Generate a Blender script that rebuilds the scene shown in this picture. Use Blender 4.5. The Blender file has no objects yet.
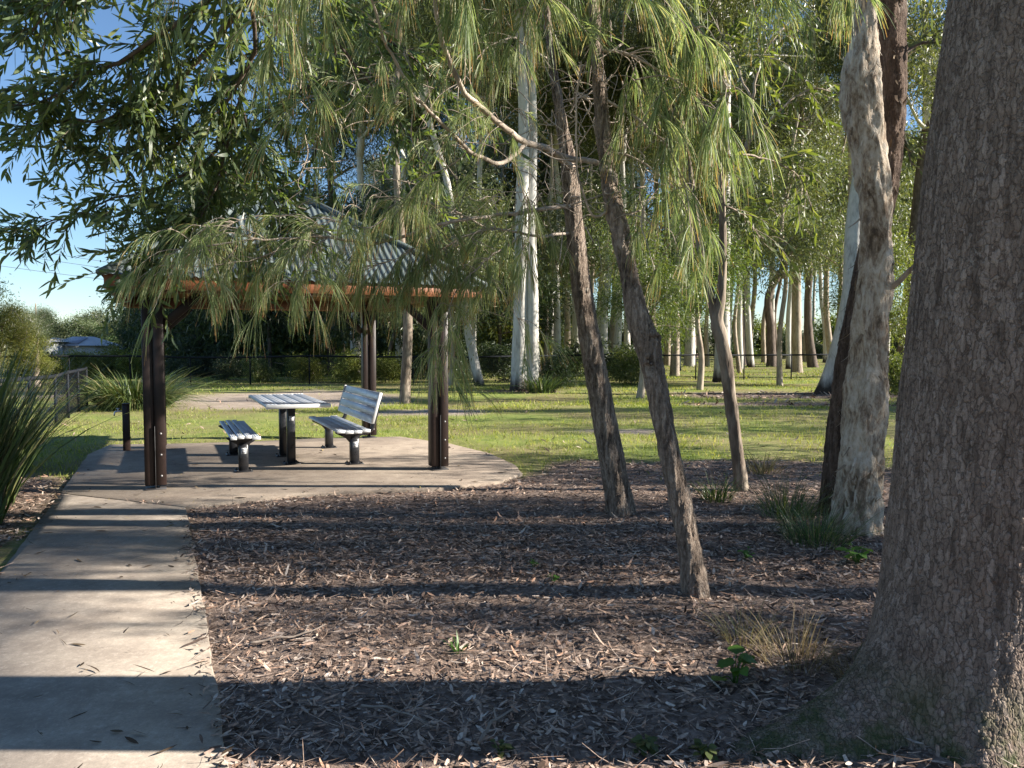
import bpy, math
import numpy as np
from mathutils import Vector

SC = bpy.context.scene
COL = SC.collection
R = np.random.default_rng(11)
rad = math.radians

# ------------------------------------------------------------------ camera
CAM_H = 1.52
F = 773.0
PITCH = math.atan((384 - 345) / F)
cam = bpy.data.cameras.new('camera')
cam_o = bpy.data.objects.new('camera', cam)
COL.objects.link(cam_o)
cam_o.location = (0, 0, CAM_H)
cam_o.rotation_euler = (rad(90) - PITCH, 0, 0)
cam.sensor_width = 36.0
cam.lens = 36.0 * F / 1024
cam.clip_start = 0.05
cam.clip_end = 3000
SC.camera = cam_o


def P(px, py, d):
    """point of the place seen at a pixel of the photograph, d metres ahead of the camera"""
    x = (px - 512) / F
    u = -(py - 384) / F
    dy = math.cos(PITCH) + u * math.sin(PITCH)
    dz = -math.sin(PITCH) + u * math.cos(PITCH)
    return np.array([x / dy * d, d, CAM_H + dz / dy * d])


def G(px, py):
    x = (px - 512) / F
    u = -(py - 384) / F
    dy = math.cos(PITCH) + u * math.sin(PITCH)
    dz = -math.sin(PITCH) + u * math.cos(PITCH)
    t = -CAM_H / dz
    return np.array([x * t, dy * t])


# ------------------------------------------------------------------ noise
def _hash(ix, iy, iz, seed):
    h = (ix.astype(np.int64) * 374761393 + iy.astype(np.int64) * 668265263 + iz.astype(np.int64) * 2147483647 + seed * 1274126177) & 0xFFFFFFFF
    h = ((h ^ (h >> 13)) * 1274126177) & 0xFFFFFFFF
    h = h ^ (h >> 16)
    return (h & 0xFFFF) / 65535.0


def vnoise(x, y, z=0.0, seed=0):
    x, y, z = np.broadcast_arrays(np.asarray(x, float), np.asarray(y, float), np.asarray(z, float))
    ix, iy, iz = np.floor(x), np.floor(y), np.floor(z)
    fx, fy, fz = x - ix, y - iy, z - iz
    fx, fy, fz = [f * f * (3 - 2 * f) for f in (fx, fy, fz)]
    r = 0
    for a in (0, 1):
        for b in (0, 1):
            for c in (0, 1):
                w = (fx if a else 1 - fx) * (fy if b else 1 - fy) * (fz if c else 1 - fz)
                r = r + w * _hash(ix + a, iy + b, iz + c, seed)
    return r


def fbm(x, y, z=0.0, seed=0, o=3):
    r, a, t, f = 0, 1.0, 0, 1.0
    for k in range(o):
        r = r + a * vnoise(np.asarray(x) * f, np.asarray(y) * f, np.asarray(z) * f, seed + k)
        t += a
        a *= .5
        f *= 2.03
    return r / t


def sstep(a, b, x):
    t = np.clip((np.asarray(x, float) - a) / (b - a), 0, 1)
    return t * t * (3 - 2 * t)


# ------------------------------------------------------------------ ground shape and regions
SLAB_PX = [(60, 495), (88, 456), (110, 446), (180, 445), (250, 443), (330, 439), (400, 438), (450, 445), (490, 455),
           (516, 467), (522, 475), (500, 483), (440, 490), (360, 493), (290, 497), (186, 509)]
SLAB = [G(*p) for p in SLAB_PX]
PATH_R = [np.array([.62, -1.0]), G(228, 768), G(208, 630), G(186, 509)]
PATH_L = [np.array([-.55, -1.0]), np.array([-2.35, 2.78]), G(-70, 640), G(0, 575), G(60, 495)]


def poly_sd(x, y, poly):
    """signed distance, negative inside"""
    x = np.asarray(x, float)
    y = np.asarray(y, float)
    d = np.full(x.shape, 1e9)
    ins = np.zeros(x.shape, bool)
    n = len(poly)
    for i in range(n):
        ax, ay = poly[i][0], poly[i][1]
        bx, by = poly[(i + 1) % n][0], poly[(i + 1) % n][1]
        ex, ey = bx - ax, by - ay
        t = np.clip(((x - ax) * ex + (y - ay) * ey) / (ex * ex + ey * ey + 1e-12), 0, 1)
        d = np.minimum(d, np.hypot(x - ax - t * ex, y - ay - t * ey))
        c = ((ay > y) != (by > y)) & (x < (bx - ax) * (y - ay) / (by - ay + 1e-12) + ax)
        ins ^= c
    return np.where(ins, -d, d)


PATH_POLY = [p for p in PATH_L] + [p for p in PATH_R[::-1]]
MULCH = [np.array([-.4, -6.0])] + [q - np.array([.5, 0]) for q in PATH_R] + [G(300, 482), G(400, 480), G(460, 478), G(505, 474), G(560, 463), G(640, 459), G(760, 462), G(890, 468),
         np.array([9.0, 9.0]), np.array([16.0, 8.0]), np.array([18.0, -6.0])]
MULCH_L = [np.array([-1.0, -3.0]), np.array([-2.5, 2.78]), G(-20, 600), G(0, 560), G(55, 498), G(66, 478), np.array([-5.6, 9.0]), np.array([-7.0, 8.6]), np.array([-8.0, 3.0]), np.array([-6.0, -3.0])]


def ell(x, y, cx, cy, rx, ry):
    return np.hypot((x - cx) / rx, (y - cy) / ry)


def mulch_mask(x, y):
    n = (fbm(x * 1.1, y * 1.1, 0, 5) - .5) * 1.6 + (fbm(x * 5, y * 5, 0, 6) - .5) * .6
    m = 1 - sstep(-.25, .25, poly_sd(x, y, MULCH) + n * .7)
    m = np.maximum(m, 1 - sstep(-.2, .2, poly_sd(x, y, MULCH_L) + n * .4))
    e = np.minimum(ell(x, y, 9.5, 24.0, 5.2, 1.9), ell(x, y, 7.0, 19.5, 3.2, .9))
    e = np.minimum(e, ell(x, y, .3, 26.0, 1.4, .8))
    e = np.minimum(e, ell(x, y, 8.6, 33.0, 1.3, .7))
    return np.maximum(m, 1 - sstep(.7, 1.2, e + n * .35))


def dirt_mask(x, y):
    n = (fbm(x * .9, y * .9, 0, 15) - .5) * 1.4
    e = ell(x, y, -6.6, 22.0, 3.6, 4.0)
    e = np.minimum(e, ell(x, y, -17.0, 24.0, 5.0, 1.0))
    e = np.minimum(e, ell(x, y, -2.0, 17.5, 2.2, 1.2) + .25)
    e = np.minimum(e, ell(x, y, 1.8, 13.4, 1.6, .55) + .3)
    return 1 - sstep(.65, 1.15, e + n * .5)


def gh(x, y):
    """height of the ground"""
    x = np.asarray(x, float)
    y = np.asarray(y, float)
    drop = -2.4 * sstep(30, 75, y) * sstep(-6, -20, x)
    far = sstep(9.5, 16, y)
    und = (fbm(x * .12, y * .12, 0, 31) - .5) * .35 * far
    near = (fbm(x * 1.7, y * 1.7, 0, 41) - .5) * .05
    hard = np.minimum(poly_sd(x, y, SLAB), poly_sd(x, y, PATH_POLY))
    flat = sstep(0.0, .5, hard)
    z = drop + (und + near) * flat - .012
    # low mound round the foot of the big trunk
    z = z + .10 * np.exp(-((x - 1.8) ** 2 + (y - 3.05) ** 2) / .55) * sstep(0, .4, hard)
    return z


def gz(x, y):
    return float(gh(np.array([x]), np.array([y]))[0])


# ------------------------------------------------------------------ mesh helpers
class Mesh:
    def __init__(s):
        s.v = []
        s.f = []
        s.n = 0
        s.a = []

    def add(s, V, Fs, attr=None):
        V = np.asarray(V, float).reshape(-1, 3)
        Fs = Fs if isinstance(Fs, list) else [Fs]
        for f in Fs:
            f = np.asarray(f, np.int64)
            if len(f):
                s.f.append(f + s.n)
        s.v.append(V)
        s.a.append(np.zeros(len(V)) if attr is None else np.asarray(attr, float).ravel())
        s.n += len(V)
        return s

    def box(s, c, size, ax=None, bev=0.0):
        c = np.asarray(c, float)
        hx, hy, hz = [q / 2 for q in size]
        A = np.eye(3) if ax is None else np.asarray(ax, float)
        b = min(bev, hx * .9, hy * .9, hz * .9)
        if b <= 0:
            L = np.array([[sx * hx, sy * hy, sz * hz] for sz in (-1, 1) for sy in (-1, 1) for sx in (-1, 1)])
            q = np.array([[0, 2, 3, 1], [4, 5, 7, 6], [0, 1, 5, 4], [2, 6, 7, 3], [0, 4, 6, 2], [1, 3, 7, 5]])
            return s.add(c + L @ A, q)
        # chamfered box
        L = []
        idx = {}
        for sx in (-1, 1):
            for sy in (-1, 1):
                for sz in (-1, 1):
                    for k in range(3):
                        p = [sx * (hx - b), sy * (hy - b), sz * (hz - b)]
                        p[k] = (sx * hx, sy * hy, sz * hz)[k]
                        idx[(sx, sy, sz, k)] = len(L)
                        L.append(p)
        q = []
        t = []
        for k in range(3):
            i, j = [(1, 2), (2, 0), (0, 1)][k]
            for sg in (-1, 1):
                f = []
                for (u, v) in ((-1, -1), (1, -1), (1, 1), (-1, 1)):
                    w = [0, 0, 0]
                    w[k] = sg
                    w[i] = u
                    w[j] = v
                    f.append(idx[(w[0], w[1], w[2], k)])
                q.append(f if sg > 0 else f[::-1])
        for k in range(3):
            i, j = [(1, 2), (2, 0), (0, 1)][k]
            for u in (-1, 1):
                for v in (-1, 1):
                    a = [0, 0, 0]
                    a[i] = u
                    a[j] = v
                    lo = list(a)
                    lo[k] = -1
                    hi = list(a)
                    hi[k] = 1
                    f = [idx[(*lo, i)], idx[(*hi, i)], idx[(*hi, j)], idx[(*lo, j)]]
                    q.append(f if u * v < 0 else f[::-1])
        for sx in (-1, 1):
            for sy in (-1, 1):
                for sz in (-1, 1):
                    f = [idx[(sx, sy, sz, k)] for k in range(3)]
                    t.append(f if sx * sy * sz > 0 else f[::-1])
        return s.add(c + np.array(L) @ A, [np.array(q), np.array(t)])

    def tube(s, pts, r, n=6, cap=True, attr=None):
        V, Fq, Ft = tube(pts, r, n, cap)
        return s.add(V, [Fq, Ft], None if attr is None else np.full(len(V), attr))

    def build(s, name, mat, parent=None, smooth=False, attr_name=None, loc=None):
        V = np.concatenate(s.v)
        off = np.zeros(3)
        if parent is not None:
            off = np.array(parent.matrix_basis.translation)
            q = parent.parent
            while q is not None:
                off = off + np.array(q.matrix_basis.translation)
                q = q.parent
        elif loc is not None:
            off = np.asarray(loc, float)
        me = bpy.data.meshes.new(name)
        me.vertices.add(len(V))
        me.vertices.foreach_set('co', (V - off).astype(np.float32).ravel())
        loops = np.concatenate([f.ravel() for f in s.f])
        tot = np.concatenate([np.full(len(f), f.shape[1]) for f in s.f])
        me.loops.add(len(loops))
        me.loops.foreach_set('vertex_index', loops.astype(np.int32))
        me.polygons.add(len(tot))
        start = np.concatenate([[0], np.cumsum(tot)[:-1]])
        me.polygons.foreach_set('loop_start', start.astype(np.int32))
        if smooth:
            me.polygons.foreach_set('use_smooth', np.ones(len(tot), bool))
        if attr_name:
            at = me.attributes.new(attr_name, 'FLOAT', 'POINT')
            at.data.foreach_set('value', np.concatenate(s.a).astype(np.float32))
        me.update(calc_edges=True)
        me.validate()
        me.materials.append(mat)
        o = bpy.data.objects.new(name, me)
        COL.objects.link(o)
        if parent is not None:
            o.parent = parent
        elif loc is not None:
            o.location = loc
        return o


def norm(v):
    v = np.asarray(v, float)
    return v / (np.linalg.norm(v, axis=-1, keepdims=True) + 1e-12)


def spline(pts, m):
    """Catmull-Rom through rows of any width, m samples"""
    p = np.asarray(pts, float)
    p = np.vstack([2 * p[0] - p[1], p, 2 * p[-1] - p[-2]])
    n = len(p) - 3
    t = np.linspace(0, n - 1e-6, m)
    i = t.astype(int)
    f = (t - i)[:, None]
    a, b, c, d = p[i], p[i + 1], p[i + 2], p[i + 3]
    return .5 * (2 * b + (c - a) * f + (2 * a - 5 * b + 4 * c - d) * f ** 2 + (3 * b - a - 3 * c + d) * f ** 3)


def frames(pts):
    pts = np.asarray(pts, float)
    T = norm(np.gradient(pts, axis=0))
    ref = np.array([0.31, 0.87, 0.12]) if abs(T[0][2]) > .6 else np.array([0, 0, 1.0])
    A = []
    a = ref
    for t in T:
        a = a - t * (a @ t)
        a = a / (np.linalg.norm(a) + 1e-12)
        A.append(a)
    A = np.array(A)
    return T, A, np.cross(T, A)


def grid_faces(rows, n):
    i = np.arange(rows - 1)[:, None]
    j = np.arange(n)[None, :]
    a = i * n + j
    b = i * n + (j + 1) % n
    return np.stack([a, b, b + n, a + n], -1).reshape(-1, 4)


def tube(pts, r, n=6, cap=True):
    pts = np.asarray(pts, float)
    r = np.broadcast_to(np.asarray(r, float), (len(pts),))
    T, A, B = frames(pts)
    th = np.arange(n) / n * 2 * math.pi
    V = pts[:, None] + r[:, None, None] * (np.cos(th)[None, :, None] * A[:, None] + np.sin(th)[None, :, None] * B[:, None])
    V = V.reshape(-1, 3)
    Fq = grid_faces(len(pts), n)
    Ft = np.zeros((0, 3), int)
    if cap:
        k = len(V)
        V = np.vstack([V, pts[-1] + T[-1] * r[-1] * .4, pts[0]])
        j = np.arange(n)
        e = (len(pts) - 1) * n
        Ft = np.vstack([np.stack([e + j, e + (j + 1) % n, np.full(n, k)], -1), np.stack([(j + 1) % n, j, np.full(n, k + 1)], -1)])
    return V, Fq, Ft


def trunk_mesh(rows, n, m, lump=.08, lumpf=3.0, flare=0.0, flare_h=.5, lobes=5, seed=0, fine=0.0):
    """rows: x, y, z, radius along the stem; gives a lumpy flared stem"""
    s = spline(rows, m)
    pts, r = s[:, :3], s[:, 3]
    T, A, B = frames(pts)
    th = np.arange(n) / n * 2 * math.pi
    c, sn = np.cos(th), np.sin(th)
    h = (pts[:, 2] - pts[0, 2])[:, None]
    rr = r[:, None] * np.ones((1, n))
    cx, cy = c[None, :] * 1.0, sn[None, :] * 1.0
    z = pts[:, 2][:, None]
    rr = rr * (1 + lump * 2 * (fbm(cx * lumpf * .5 + seed, cy * lumpf * .5, z * lumpf, seed) - .5))
    if fine:
        rr = rr * (1 + fine * 2 * (fbm(cx * 5 + seed, cy * 5, z * 9, seed + 3) - .5))
    if flare:
        fl = np.exp(-np.maximum(h, 0) / flare_h)
        lob = .55 + .45 * np.cos(lobes * th[None, :] + seed * 1.7 + 1.2 * np.sin(th[None, :] * 2 + seed))
        rr = rr * (1 + flare * fl * lob)
    V = pts[:, None] + rr[..., None] * (c[None, :, None] * A[:, None] + sn[None, :, None] * B[:, None])
    return V.reshape(-1, 3), grid_faces(m, n)


def strips(Pp, D, S, L, W, Cv, prof, ts=None):
    """many ribbons at once: start, direction, side, length, half width, bend vector, width profile"""
    K = len(prof)
    ts = np.linspace(0, 1, K) if ts is None else np.asarray(ts, float)
    N_ = len(Pp)
    L = np.broadcast_to(L, (N_,))
    W = np.broadcast_to(W, (N_,))
    ctr = Pp[:, None] + D[:, None] * (L[:, None] * ts)[..., None] + Cv[:, None] * (L[:, None] * ts ** 2)[..., None]
    hw = S[:, None] * (W[:, None] * np.asarray(prof))[..., None]
    V = np.stack([ctr - hw, ctr + hw], 2).reshape(-1, 3)
    b = (np.arange(N_) * 2 * K)[:, None]
    k = (np.arange(K - 1) * 2)[None]
    a = b + k
    Fq = np.stack([a, a + 1, a + 3, a + 2], -1).reshape(-1, 4)
    at = np.tile(np.repeat(ts, 2), N_)
    return V, Fq, at


def rvec(n, g=R):
    return norm(g.normal(size=(n, 3)))


def perp(D, g=R):
    return norm(np.cross(D, rvec(len(D), g)))


LANCE = [.12, .8, 1, .8, .12]


# ------------------------------------------------------------------ object helpers
def tag(o, label=None, cat=None, group=None, kind=None):
    if label:
        o['label'] = label
    if cat:
        o['category'] = cat
    if group:
        o['group'] = group
    if kind:
        o['kind'] = kind
    return o


def thing(name, loc, label, cat, group=None):
    o = bpy.data.objects.new(name, None)
    COL.objects.link(o)
    o.empty_display_size = .2
    o.location = [float(q) for q in loc]
    return tag(o, label, cat, group)


def copy_part(src, parent, loc=(0, 0, 0), rz=0.0, sc=1.0):
    c = src.copy()
    COL.objects.link(c)
    c.parent = parent
    c.location = loc
    c.rotation_euler = (0, 0, rz)
    c.scale = (sc, sc, sc) if np.isscalar(sc) else sc
    return c


# ------------------------------------------------------------------ materials
class Mat:
    def __init__(s, name):
        s.m = bpy.data.materials.new(name)
        s.m.use_nodes = True
        s.nt = s.m.node_tree
        s.b = s.nt.nodes['Principled BSDF']
        s.out = s.nt.nodes['Material Output']

    def n(s, t, **kw):
        nd = s.nt.nodes.new('ShaderNode' + t)
        for k, v in kw.items():
            if k.startswith('i_'):
                key = k[2:]
                key = int(key) if key.isdigit() else key.replace('_', ' ')
                s.put(nd.inputs[key], v)
            else:
                setattr(nd, k, v)
        return nd

    def put(s, sock, v):
        if isinstance(v, bpy.types.NodeSocket):
            s.nt.links.new(v, sock)
        elif isinstance(v, bpy.types.Node):
            s.nt.links.new(v.outputs[0], sock)
        else:
            sock.default_value = v

    def ramp(s, fac, stops, interp='LINEAR'):
        nd = s.n('ValToRGB')
        cr = nd.color_ramp
        cr.interpolation = interp
        while len(cr.elements) < len(stops):
            cr.elements.new(.5)
        for e, (p, c) in zip(cr.elements, stops):
            e.position = p
            c = (c, c, c) if np.isscalar(c) else c
            e.color = (*c, 1)
        s.put(nd.inputs[0], fac)
        return nd.outputs[0]

    def math(s, op, a, b=0.0, c=None):
        nd = s.n('Math', operation=op)
        s.put(nd.inputs[0], a)
        s.put(nd.inputs[1], b)
        if c is not None:
            s.put(nd.inputs[2], c)
        return nd.outputs[0]

    def mix(s, fac, a, b, mode='MIX'):
        nd = s.n('Mix', data_type='RGBA', blend_type=mode)
        s.put(nd.inputs[0], fac)
        for k, v in ((6, a), (7, b)):
            if not isinstance(v, (bpy.types.NodeSocket, bpy.types.Node)):
                v = (*v, 1) if len(v) == 3 else v
            s.put(nd.inputs[k], v)
        return nd.outputs[2]

    def pos(s, scale=(1, 1, 1), obj=True):
        tc = s.n('TexCoord')
        mp = s.n('Mapping')
        s.put(mp.inputs[0], tc.outputs['Object'])
        mp.inputs['Scale'].default_value = scale
        return mp.outputs[0]

    def noise(s, vec, scale, detail=4, rough=.55, dist=0.0):
        nd = s.n('TexNoise')
        s.put(nd.inputs['Vector'], vec)
        nd.inputs['Scale'].default_value = scale
        nd.inputs['Detail'].default_value = detail
        nd.inputs['Roughness'].default_value = rough
        nd.inputs['Distortion'].default_value = dist
        return nd.outputs[0]

    def voro(s, vec, scale, feature='F1', rnd=1.0):
        nd = s.n('TexVoronoi', feature=feature)
        s.put(nd.inputs['Vector'], vec)
        nd.inputs['Scale'].default_value = scale
        nd.inputs['Randomness'].default_value = rnd
        return nd

    def attr(s, name):
        return s.n('Attribute', attribute_name=name).outputs['Fac']

    def island(s):
        return s.n('NewGeometry').outputs['Random Per Island']

    def bump(s, h, strength=.5, dist=.02):
        nd = s.n('Bump')
        nd.inputs['Strength'].default_value = strength
        nd.inputs['Distance'].default_value = dist
        s.put(nd.inputs['Height'], h)
        s.put(s.b.inputs['Normal'], nd.outputs[0])

    def set(s, col=None, rough=None, metal=None, spec=None):
        if col is not None:
            s.put(s.b.inputs['Base Color'], (*col, 1) if isinstance(col, tuple) else col)
        if rough is not None:
            s.put(s.b.inputs['Roughness'], rough)
        if metal is not None:
            s.put(s.b.inputs['Metallic'], metal)
        if spec is not None:
            s.b.inputs['Specular IOR Level'].default_value = spec
        return s

    def displace(s, h, scale, mid=.5):
        nd = s.n('Displacement')
        s.put(nd.inputs['Height'], h)
        nd.inputs['Midlevel'].default_value = mid
        nd.inputs['Scale'].default_value = scale
        s.put(s.out.inputs['Displacement'], nd.outputs[0])
        s.m.displacement_method = 'BOTH'


def leaf_mat(name, stops, trans=.3, tcol=(1.5, 1.45, .6), rough=.45, spec=.35, tip=None, jitter=.35):
    M = Mat(name)
    isl = M.island()
    col = M.ramp(isl, stops)
    if tip:
        a = M.attr('tip')
        amt = M.math('MULTIPLY', M.ramp(a, [(tip[0], 0.0), (1.0, 1.0)]), M.ramp(M.math('FRACT', M.math('MULTIPLY', isl, 7.31)), [(tip[1], 0.0), (tip[1] + .12, 1.0)]))
        col = M.mix(amt, col, tip[2])
    hs = M.n('HueSaturation')
    oi = M.n('ObjectInfo').outputs['Random']
    M.put(hs.inputs['Value'], M.math('MULTIPLY_ADD', oi, jitter, 1 - jitter / 2))
    M.put(hs.inputs['Hue'], M.math('MULTIPLY_ADD', M.math('FRACT', M.math('MULTIPLY', oi, 13.7)), .04, .48))
    M.put(hs.inputs['Color'], col)
    col = hs.outputs[0]
    M.set(col, rough, 0, spec)
    tr = M.n('BsdfTranslucent')
    M.put(tr.inputs[0], M.mix(1.0, col, (*tcol, 1), 'MULTIPLY'))
    mx = M.n('MixShader')
    mx.inputs[0].default_value = trans
    M.put(mx.inputs[1], M.b.outputs[0])
    M.put(mx.inputs[2], tr.outputs[0])
    M.put(M.out.inputs[0], mx.outputs[0])
    return M.m


def plain(name, col, rough=.5, metal=0.0, var=.25, scale=6.0, bumps=.1, bscale=40, spec=.5):
    M = Mat(name)
    v = M.pos()
    n1 = M.noise(v, scale, 5, .6)
    lo = tuple(c * (1 - var) for c in col)
    hi = tuple(min(1, c * (1 + var)) for c in col)
    M.set(M.ramp(n1, [(.3, lo), (.7, hi)]), M.ramp(M.noise(v, scale * 2.3, 3), [(.3, max(rough - .1, .05)), (.7, min(rough + .12, 1))]), metal, spec)
    if bumps:
        M.bump(M.noise(v, bscale, 4), bumps, .01)
    return M.m


# ground: mulch, grass soil, bare dirt, mixed by the regions stored on the sheet
def ground_mat():
    M = Mat('ground')
    v = M.pos()
    n_big = M.noise(v, .35, 4)
    n_mid = M.noise(v, 2.2, 5, .6)
    n_fine = M.noise(v, 26, 5, .65)
    n_vf = M.noise(v, 90, 3, .6)
    grass = M.ramp(n_mid, [(.25, (.10, .15, .034)), (.5, (.19, .24, .055)), (.75, (.29, .30, .10))])
    straw = M.ramp(n_fine, [(.3, (.16, .125, .065)), (.7, (.31, .245, .13))])
    grass = M.mix(M.ramp(M.math('ADD', M.math('MULTIPLY', n_big, .6), M.math('MULTIPLY', n_fine, .4)), [(.43, 0.0), (.56, .8)]), grass, straw)
    chips = M.voro(v, 34)
    mul = M.ramp(n_fine, [(.28, (.07, .048, .038)), (.5, (.19, .14, .112)), (.75, (.38, .295, .245))])
    mul = M.mix(.4, mul, M.ramp(chips.outputs['Color'], [(.2, (.05, .035, .03)), (.8, (.34, .265, .22))]))
    dirt = M.ramp(M.math('ADD', M.math('MULTIPLY', n_mid, .5), M.math('MULTIPLY', n_vf, .5)), [(.35, (.27, .21, .165)), (.65, (.43, .36, .29))])
    col = M.mix(M.attr('mulch'), grass, mul)
    col = M.mix(M.attr('dirt'), col, dirt)
    M.set(col, .95, 0, .15)
    h = M.math('ADD', M.math('MULTIPLY', n_fine, .6), M.math('MULTIPLY', n_vf, .4))
    M.bump(h, .8, .02)
    return M.m


def concrete_mat(name, tint=(1, 1, 1)):
    M = Mat(name)
    v = M.pos()
    big = M.noise(v, .9, 5, .6)
    mid = M.noise(v, 5, 6, .65)
    fine = M.noise(v, 120, 3, .7)
    t = np.array(tint) * np.array((.93, .90, .865))
    base = M.ramp(M.math('ADD', M.math('MULTIPLY', big, .55), M.math('MULTIPLY', mid, .45)),
                  [(.36, tuple(np.array((.20, .17, .145)) * t)), (.5, tuple(np.array((.315, .275, .235)) * t)), (.64, tuple(np.array((.42, .375, .32)) * t))])
    base = M.mix(M.ramp(fine, [(.35, .28), (.6, 0.0)]), base, (.16, .14, .12))
    # dark blotches and fine stains of their own
    gr = M.noise(v, 38, 6, .75)
    base = M.mix(M.ramp(gr, [(.36, .38), (.52, 0.0)]), base, (.19, .165, .14))
    base = M.mix(M.ramp(gr, [(.54, 0.0), (.66, .35)]), base, (.50, .45, .39))
    sp = M.noise(v, 2.1, 6, .75, 1.5)
    base = M.mix(M.ramp(sp, [(.60, 0.0), (.68, .45)]), base, (.15, .125, .10))
    cr = M.noise(v, 14, 4, .8, .6)
    base = M.mix(M.ramp(cr, [(.63, 0.0), (.70, .5)]), base, (.13, .11, .09))
    M.set(base, .9, 0, .25)
    M.bump(M.math('ADD', M.math('MULTIPLY', fine, .5), M.math('MULTIPLY', mid, .5)), .35, .006)
    return M.m


def mulch_chip_mat():
    M = Mat('leaf_litter')
    i = M.island()
    col = M.ramp(i, [(0, (.05, .034, .026)), (.22, (.14, .10, .08)), (.42, (.36, .26, .20)), (.6, (.53, .405, .32)), (.74, (.46, .275, .185)), (.88, (.54, .43, .355)), (1.0, (.62, .53, .45))])
    n_ = M.noise(M.pos(), 60, 3, .6)
    col = M.mix(M.ramp(n_, [(.35, .5), (.6, 0.0)]), col, (.07, .05, .04))
    M.set(col, .9, 0, .05)
    return M.m


def bark_plates(name, cols, sx=1.0, scale=28, stretch=.42, crack=.10, disp=.012, moss=False, spots=False):
    M = Mat(name)
    v0 = M.pos()
    wob = M.noise(v0, 9, 3)
    comb = M.n('VectorMath', operation='ADD')
    M.put(comb.inputs[0], M.pos((1, 1, stretch)))
    wv = M.n('TexNoise')
    M.put(wv.inputs['Vector'], v0)
    wv.inputs['Scale'].default_value = 30
    wv.inputs['Detail'].default_value = 4
    sc_ = M.n('VectorMath', operation='SCALE')
    M.put(sc_.inputs[0], wv.outputs['Color'])
    sc_.inputs['Scale'].default_value = .03
    M.put(comb.inputs[1], sc_.outputs[0])
    ed = M.voro(comb.outputs[0], scale, 'DISTANCE_TO_EDGE')
    cell = M.voro(comb.outputs[0], scale, 'F1')
    ed2 = M.voro(comb.outputs[0], scale * 2.7, 'DISTANCE_TO_EDGE')
    fine = M.noise(v0, 70, 5, .65)
    big = M.noise(v0, 2.2, 4)
    tone = M.math('ADD', M.math('MULTIPLY', cell.outputs['Color'], .3), M.math('ADD', M.math('MULTIPLY', fine, .4), M.math('MULTIPLY', big, .3)))
    col = M.ramp(tone, [(.25, cols[0]), (.5, cols[1]), (.72, cols[2])])
    cv = M.math('ADD', ed.outputs[0], M.math('MULTIPLY', M.math('SUBTRACT', fine, .5), .30))
    ck = M.ramp(cv, [(0.0, 1.0), (crack, 0.0)])
    vn = M.noise(M.pos((1, 1, .10)), 26, 5, .7)
    col = M.mix(M.ramp(vn, [(.36, .6), (.5, 0.0)]), col, cols[3])
    col = M.mix(M.math('MULTIPLY', ck, .7), col, cols[3])
    ck2 = M.ramp(ed2.outputs[0], [(0.0, .45), (.10, 0.0)])
    col = M.mix(ck2, col, cols[3])
    if spots:
        sp = M.noise(M.pos((1, 1, .8)), 11, 5, .7)
        col = M.mix(M.ramp(sp, [(.66, 0.0), (.72, .6)]), col, (.36, .34, .31))
        rs = M.noise(v0, 7.5, 4, .6)
        col = M.mix(M.ramp(rs, [(.66, 0.0), (.76, .35)]), col, (.20, .105, .06))
    if moss:
        sep = M.n('SeparateXYZ')
        M.put(sep.inputs[0], v0)
        lowz = M.ramp(sep.outputs[2], [(.0, 1.0), (.26, 0.0)])
        mn = M.ramp(M.noise(v0, 6, 5, .7), [(.42, 0.0), (.58, 1.0)])
        col = M.mix(M.math('MULTIPLY', M.math('MULTIPLY', lowz, mn), .85), col, (.045, .065, .022))
    M.set(col, .92, 0, .15)
    h = M.math('ADD', M.math('MULTIPLY', M.ramp(cv, [(0.0, 0.0), (crack * 2.4, 1.0)]), .62), M.math('ADD', M.math('MULTIPLY', M.math('ADD', fine, vn), .16), M.math('MULTIPLY', cell.outputs['Color'], .16)))
    if disp:
        M.displace(h, disp, .8)
    else:
        M.bump(h, .9, .03)
    return M.m


def gum_bark(name, light, mid, dark, foot=None, foot_h=1.0):
    M = Mat(name)
    v = M.pos()
    vs = M.pos((1, 1, .25))
    n1 = M.noise(vs, 3.5, 5, .6)
    n2 = M.noise(vs, 14, 4, .7)
    col = M.ramp(M.math('ADD', M.math('MULTIPLY', n1, .6), M.math('MULTIPLY', n2, .4)), [(.32, dark), (.46, mid), (.6, light)])
    st = M.noise(M.pos((1, 1, .12)), 18, 4, .7)
    col = M.mix(M.ramp(st, [(.62, 0.0), (.72, .55)]), col, tuple(c * .45 for c in dark))
    if foot:
        sep = M.n('SeparateXYZ')
        M.put(sep.inputs[0], v)
        z = M.math('ADD', sep.outputs[2], M.math('MULTIPLY', M.math('SUBTRACT', n1, .5), foot_h * 1.6))
        col = M.mix(M.ramp(M.math('DIVIDE', z, foot_h), [(.2, 1.0), (1.0, 0.0)]), col, foot)
    M.set(col, .8, 0, .2)
    M.bump(M.math('ADD', n1, M.math('MULTIPLY', n2, .6)), .5, .03)
    return M.m


def furrow_bark(name, cols, scale=30):
    M = Mat(name)
    v = M.pos((1, 1, .16))
    n1 = M.noise(v, scale, 6, .7, .5)
    n2 = M.noise(M.pos(), 4, 4)
    n3 = M.noise(M.pos((1, 1, .5)), 60, 4, .7)
    t = M.math('ADD', M.math('MULTIPLY', n1, .55), M.math('ADD', M.math('MULTIPLY', n2, .2), M.math('MULTIPLY', n3, .25)))
    col = M.ramp(t, [(.40, cols[0]), (.5, cols[1]), (.6, cols[2])])
    lich = M.noise(M.pos(), 7, 5, .7)
    col = M.mix(M.ramp(lich, [(.60, 0.0), (.68, .55)]), col, cols[3])
    M.set(col, .92, 0, .15)
    M.displace(t, .085, .5)
    return M.m


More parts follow.
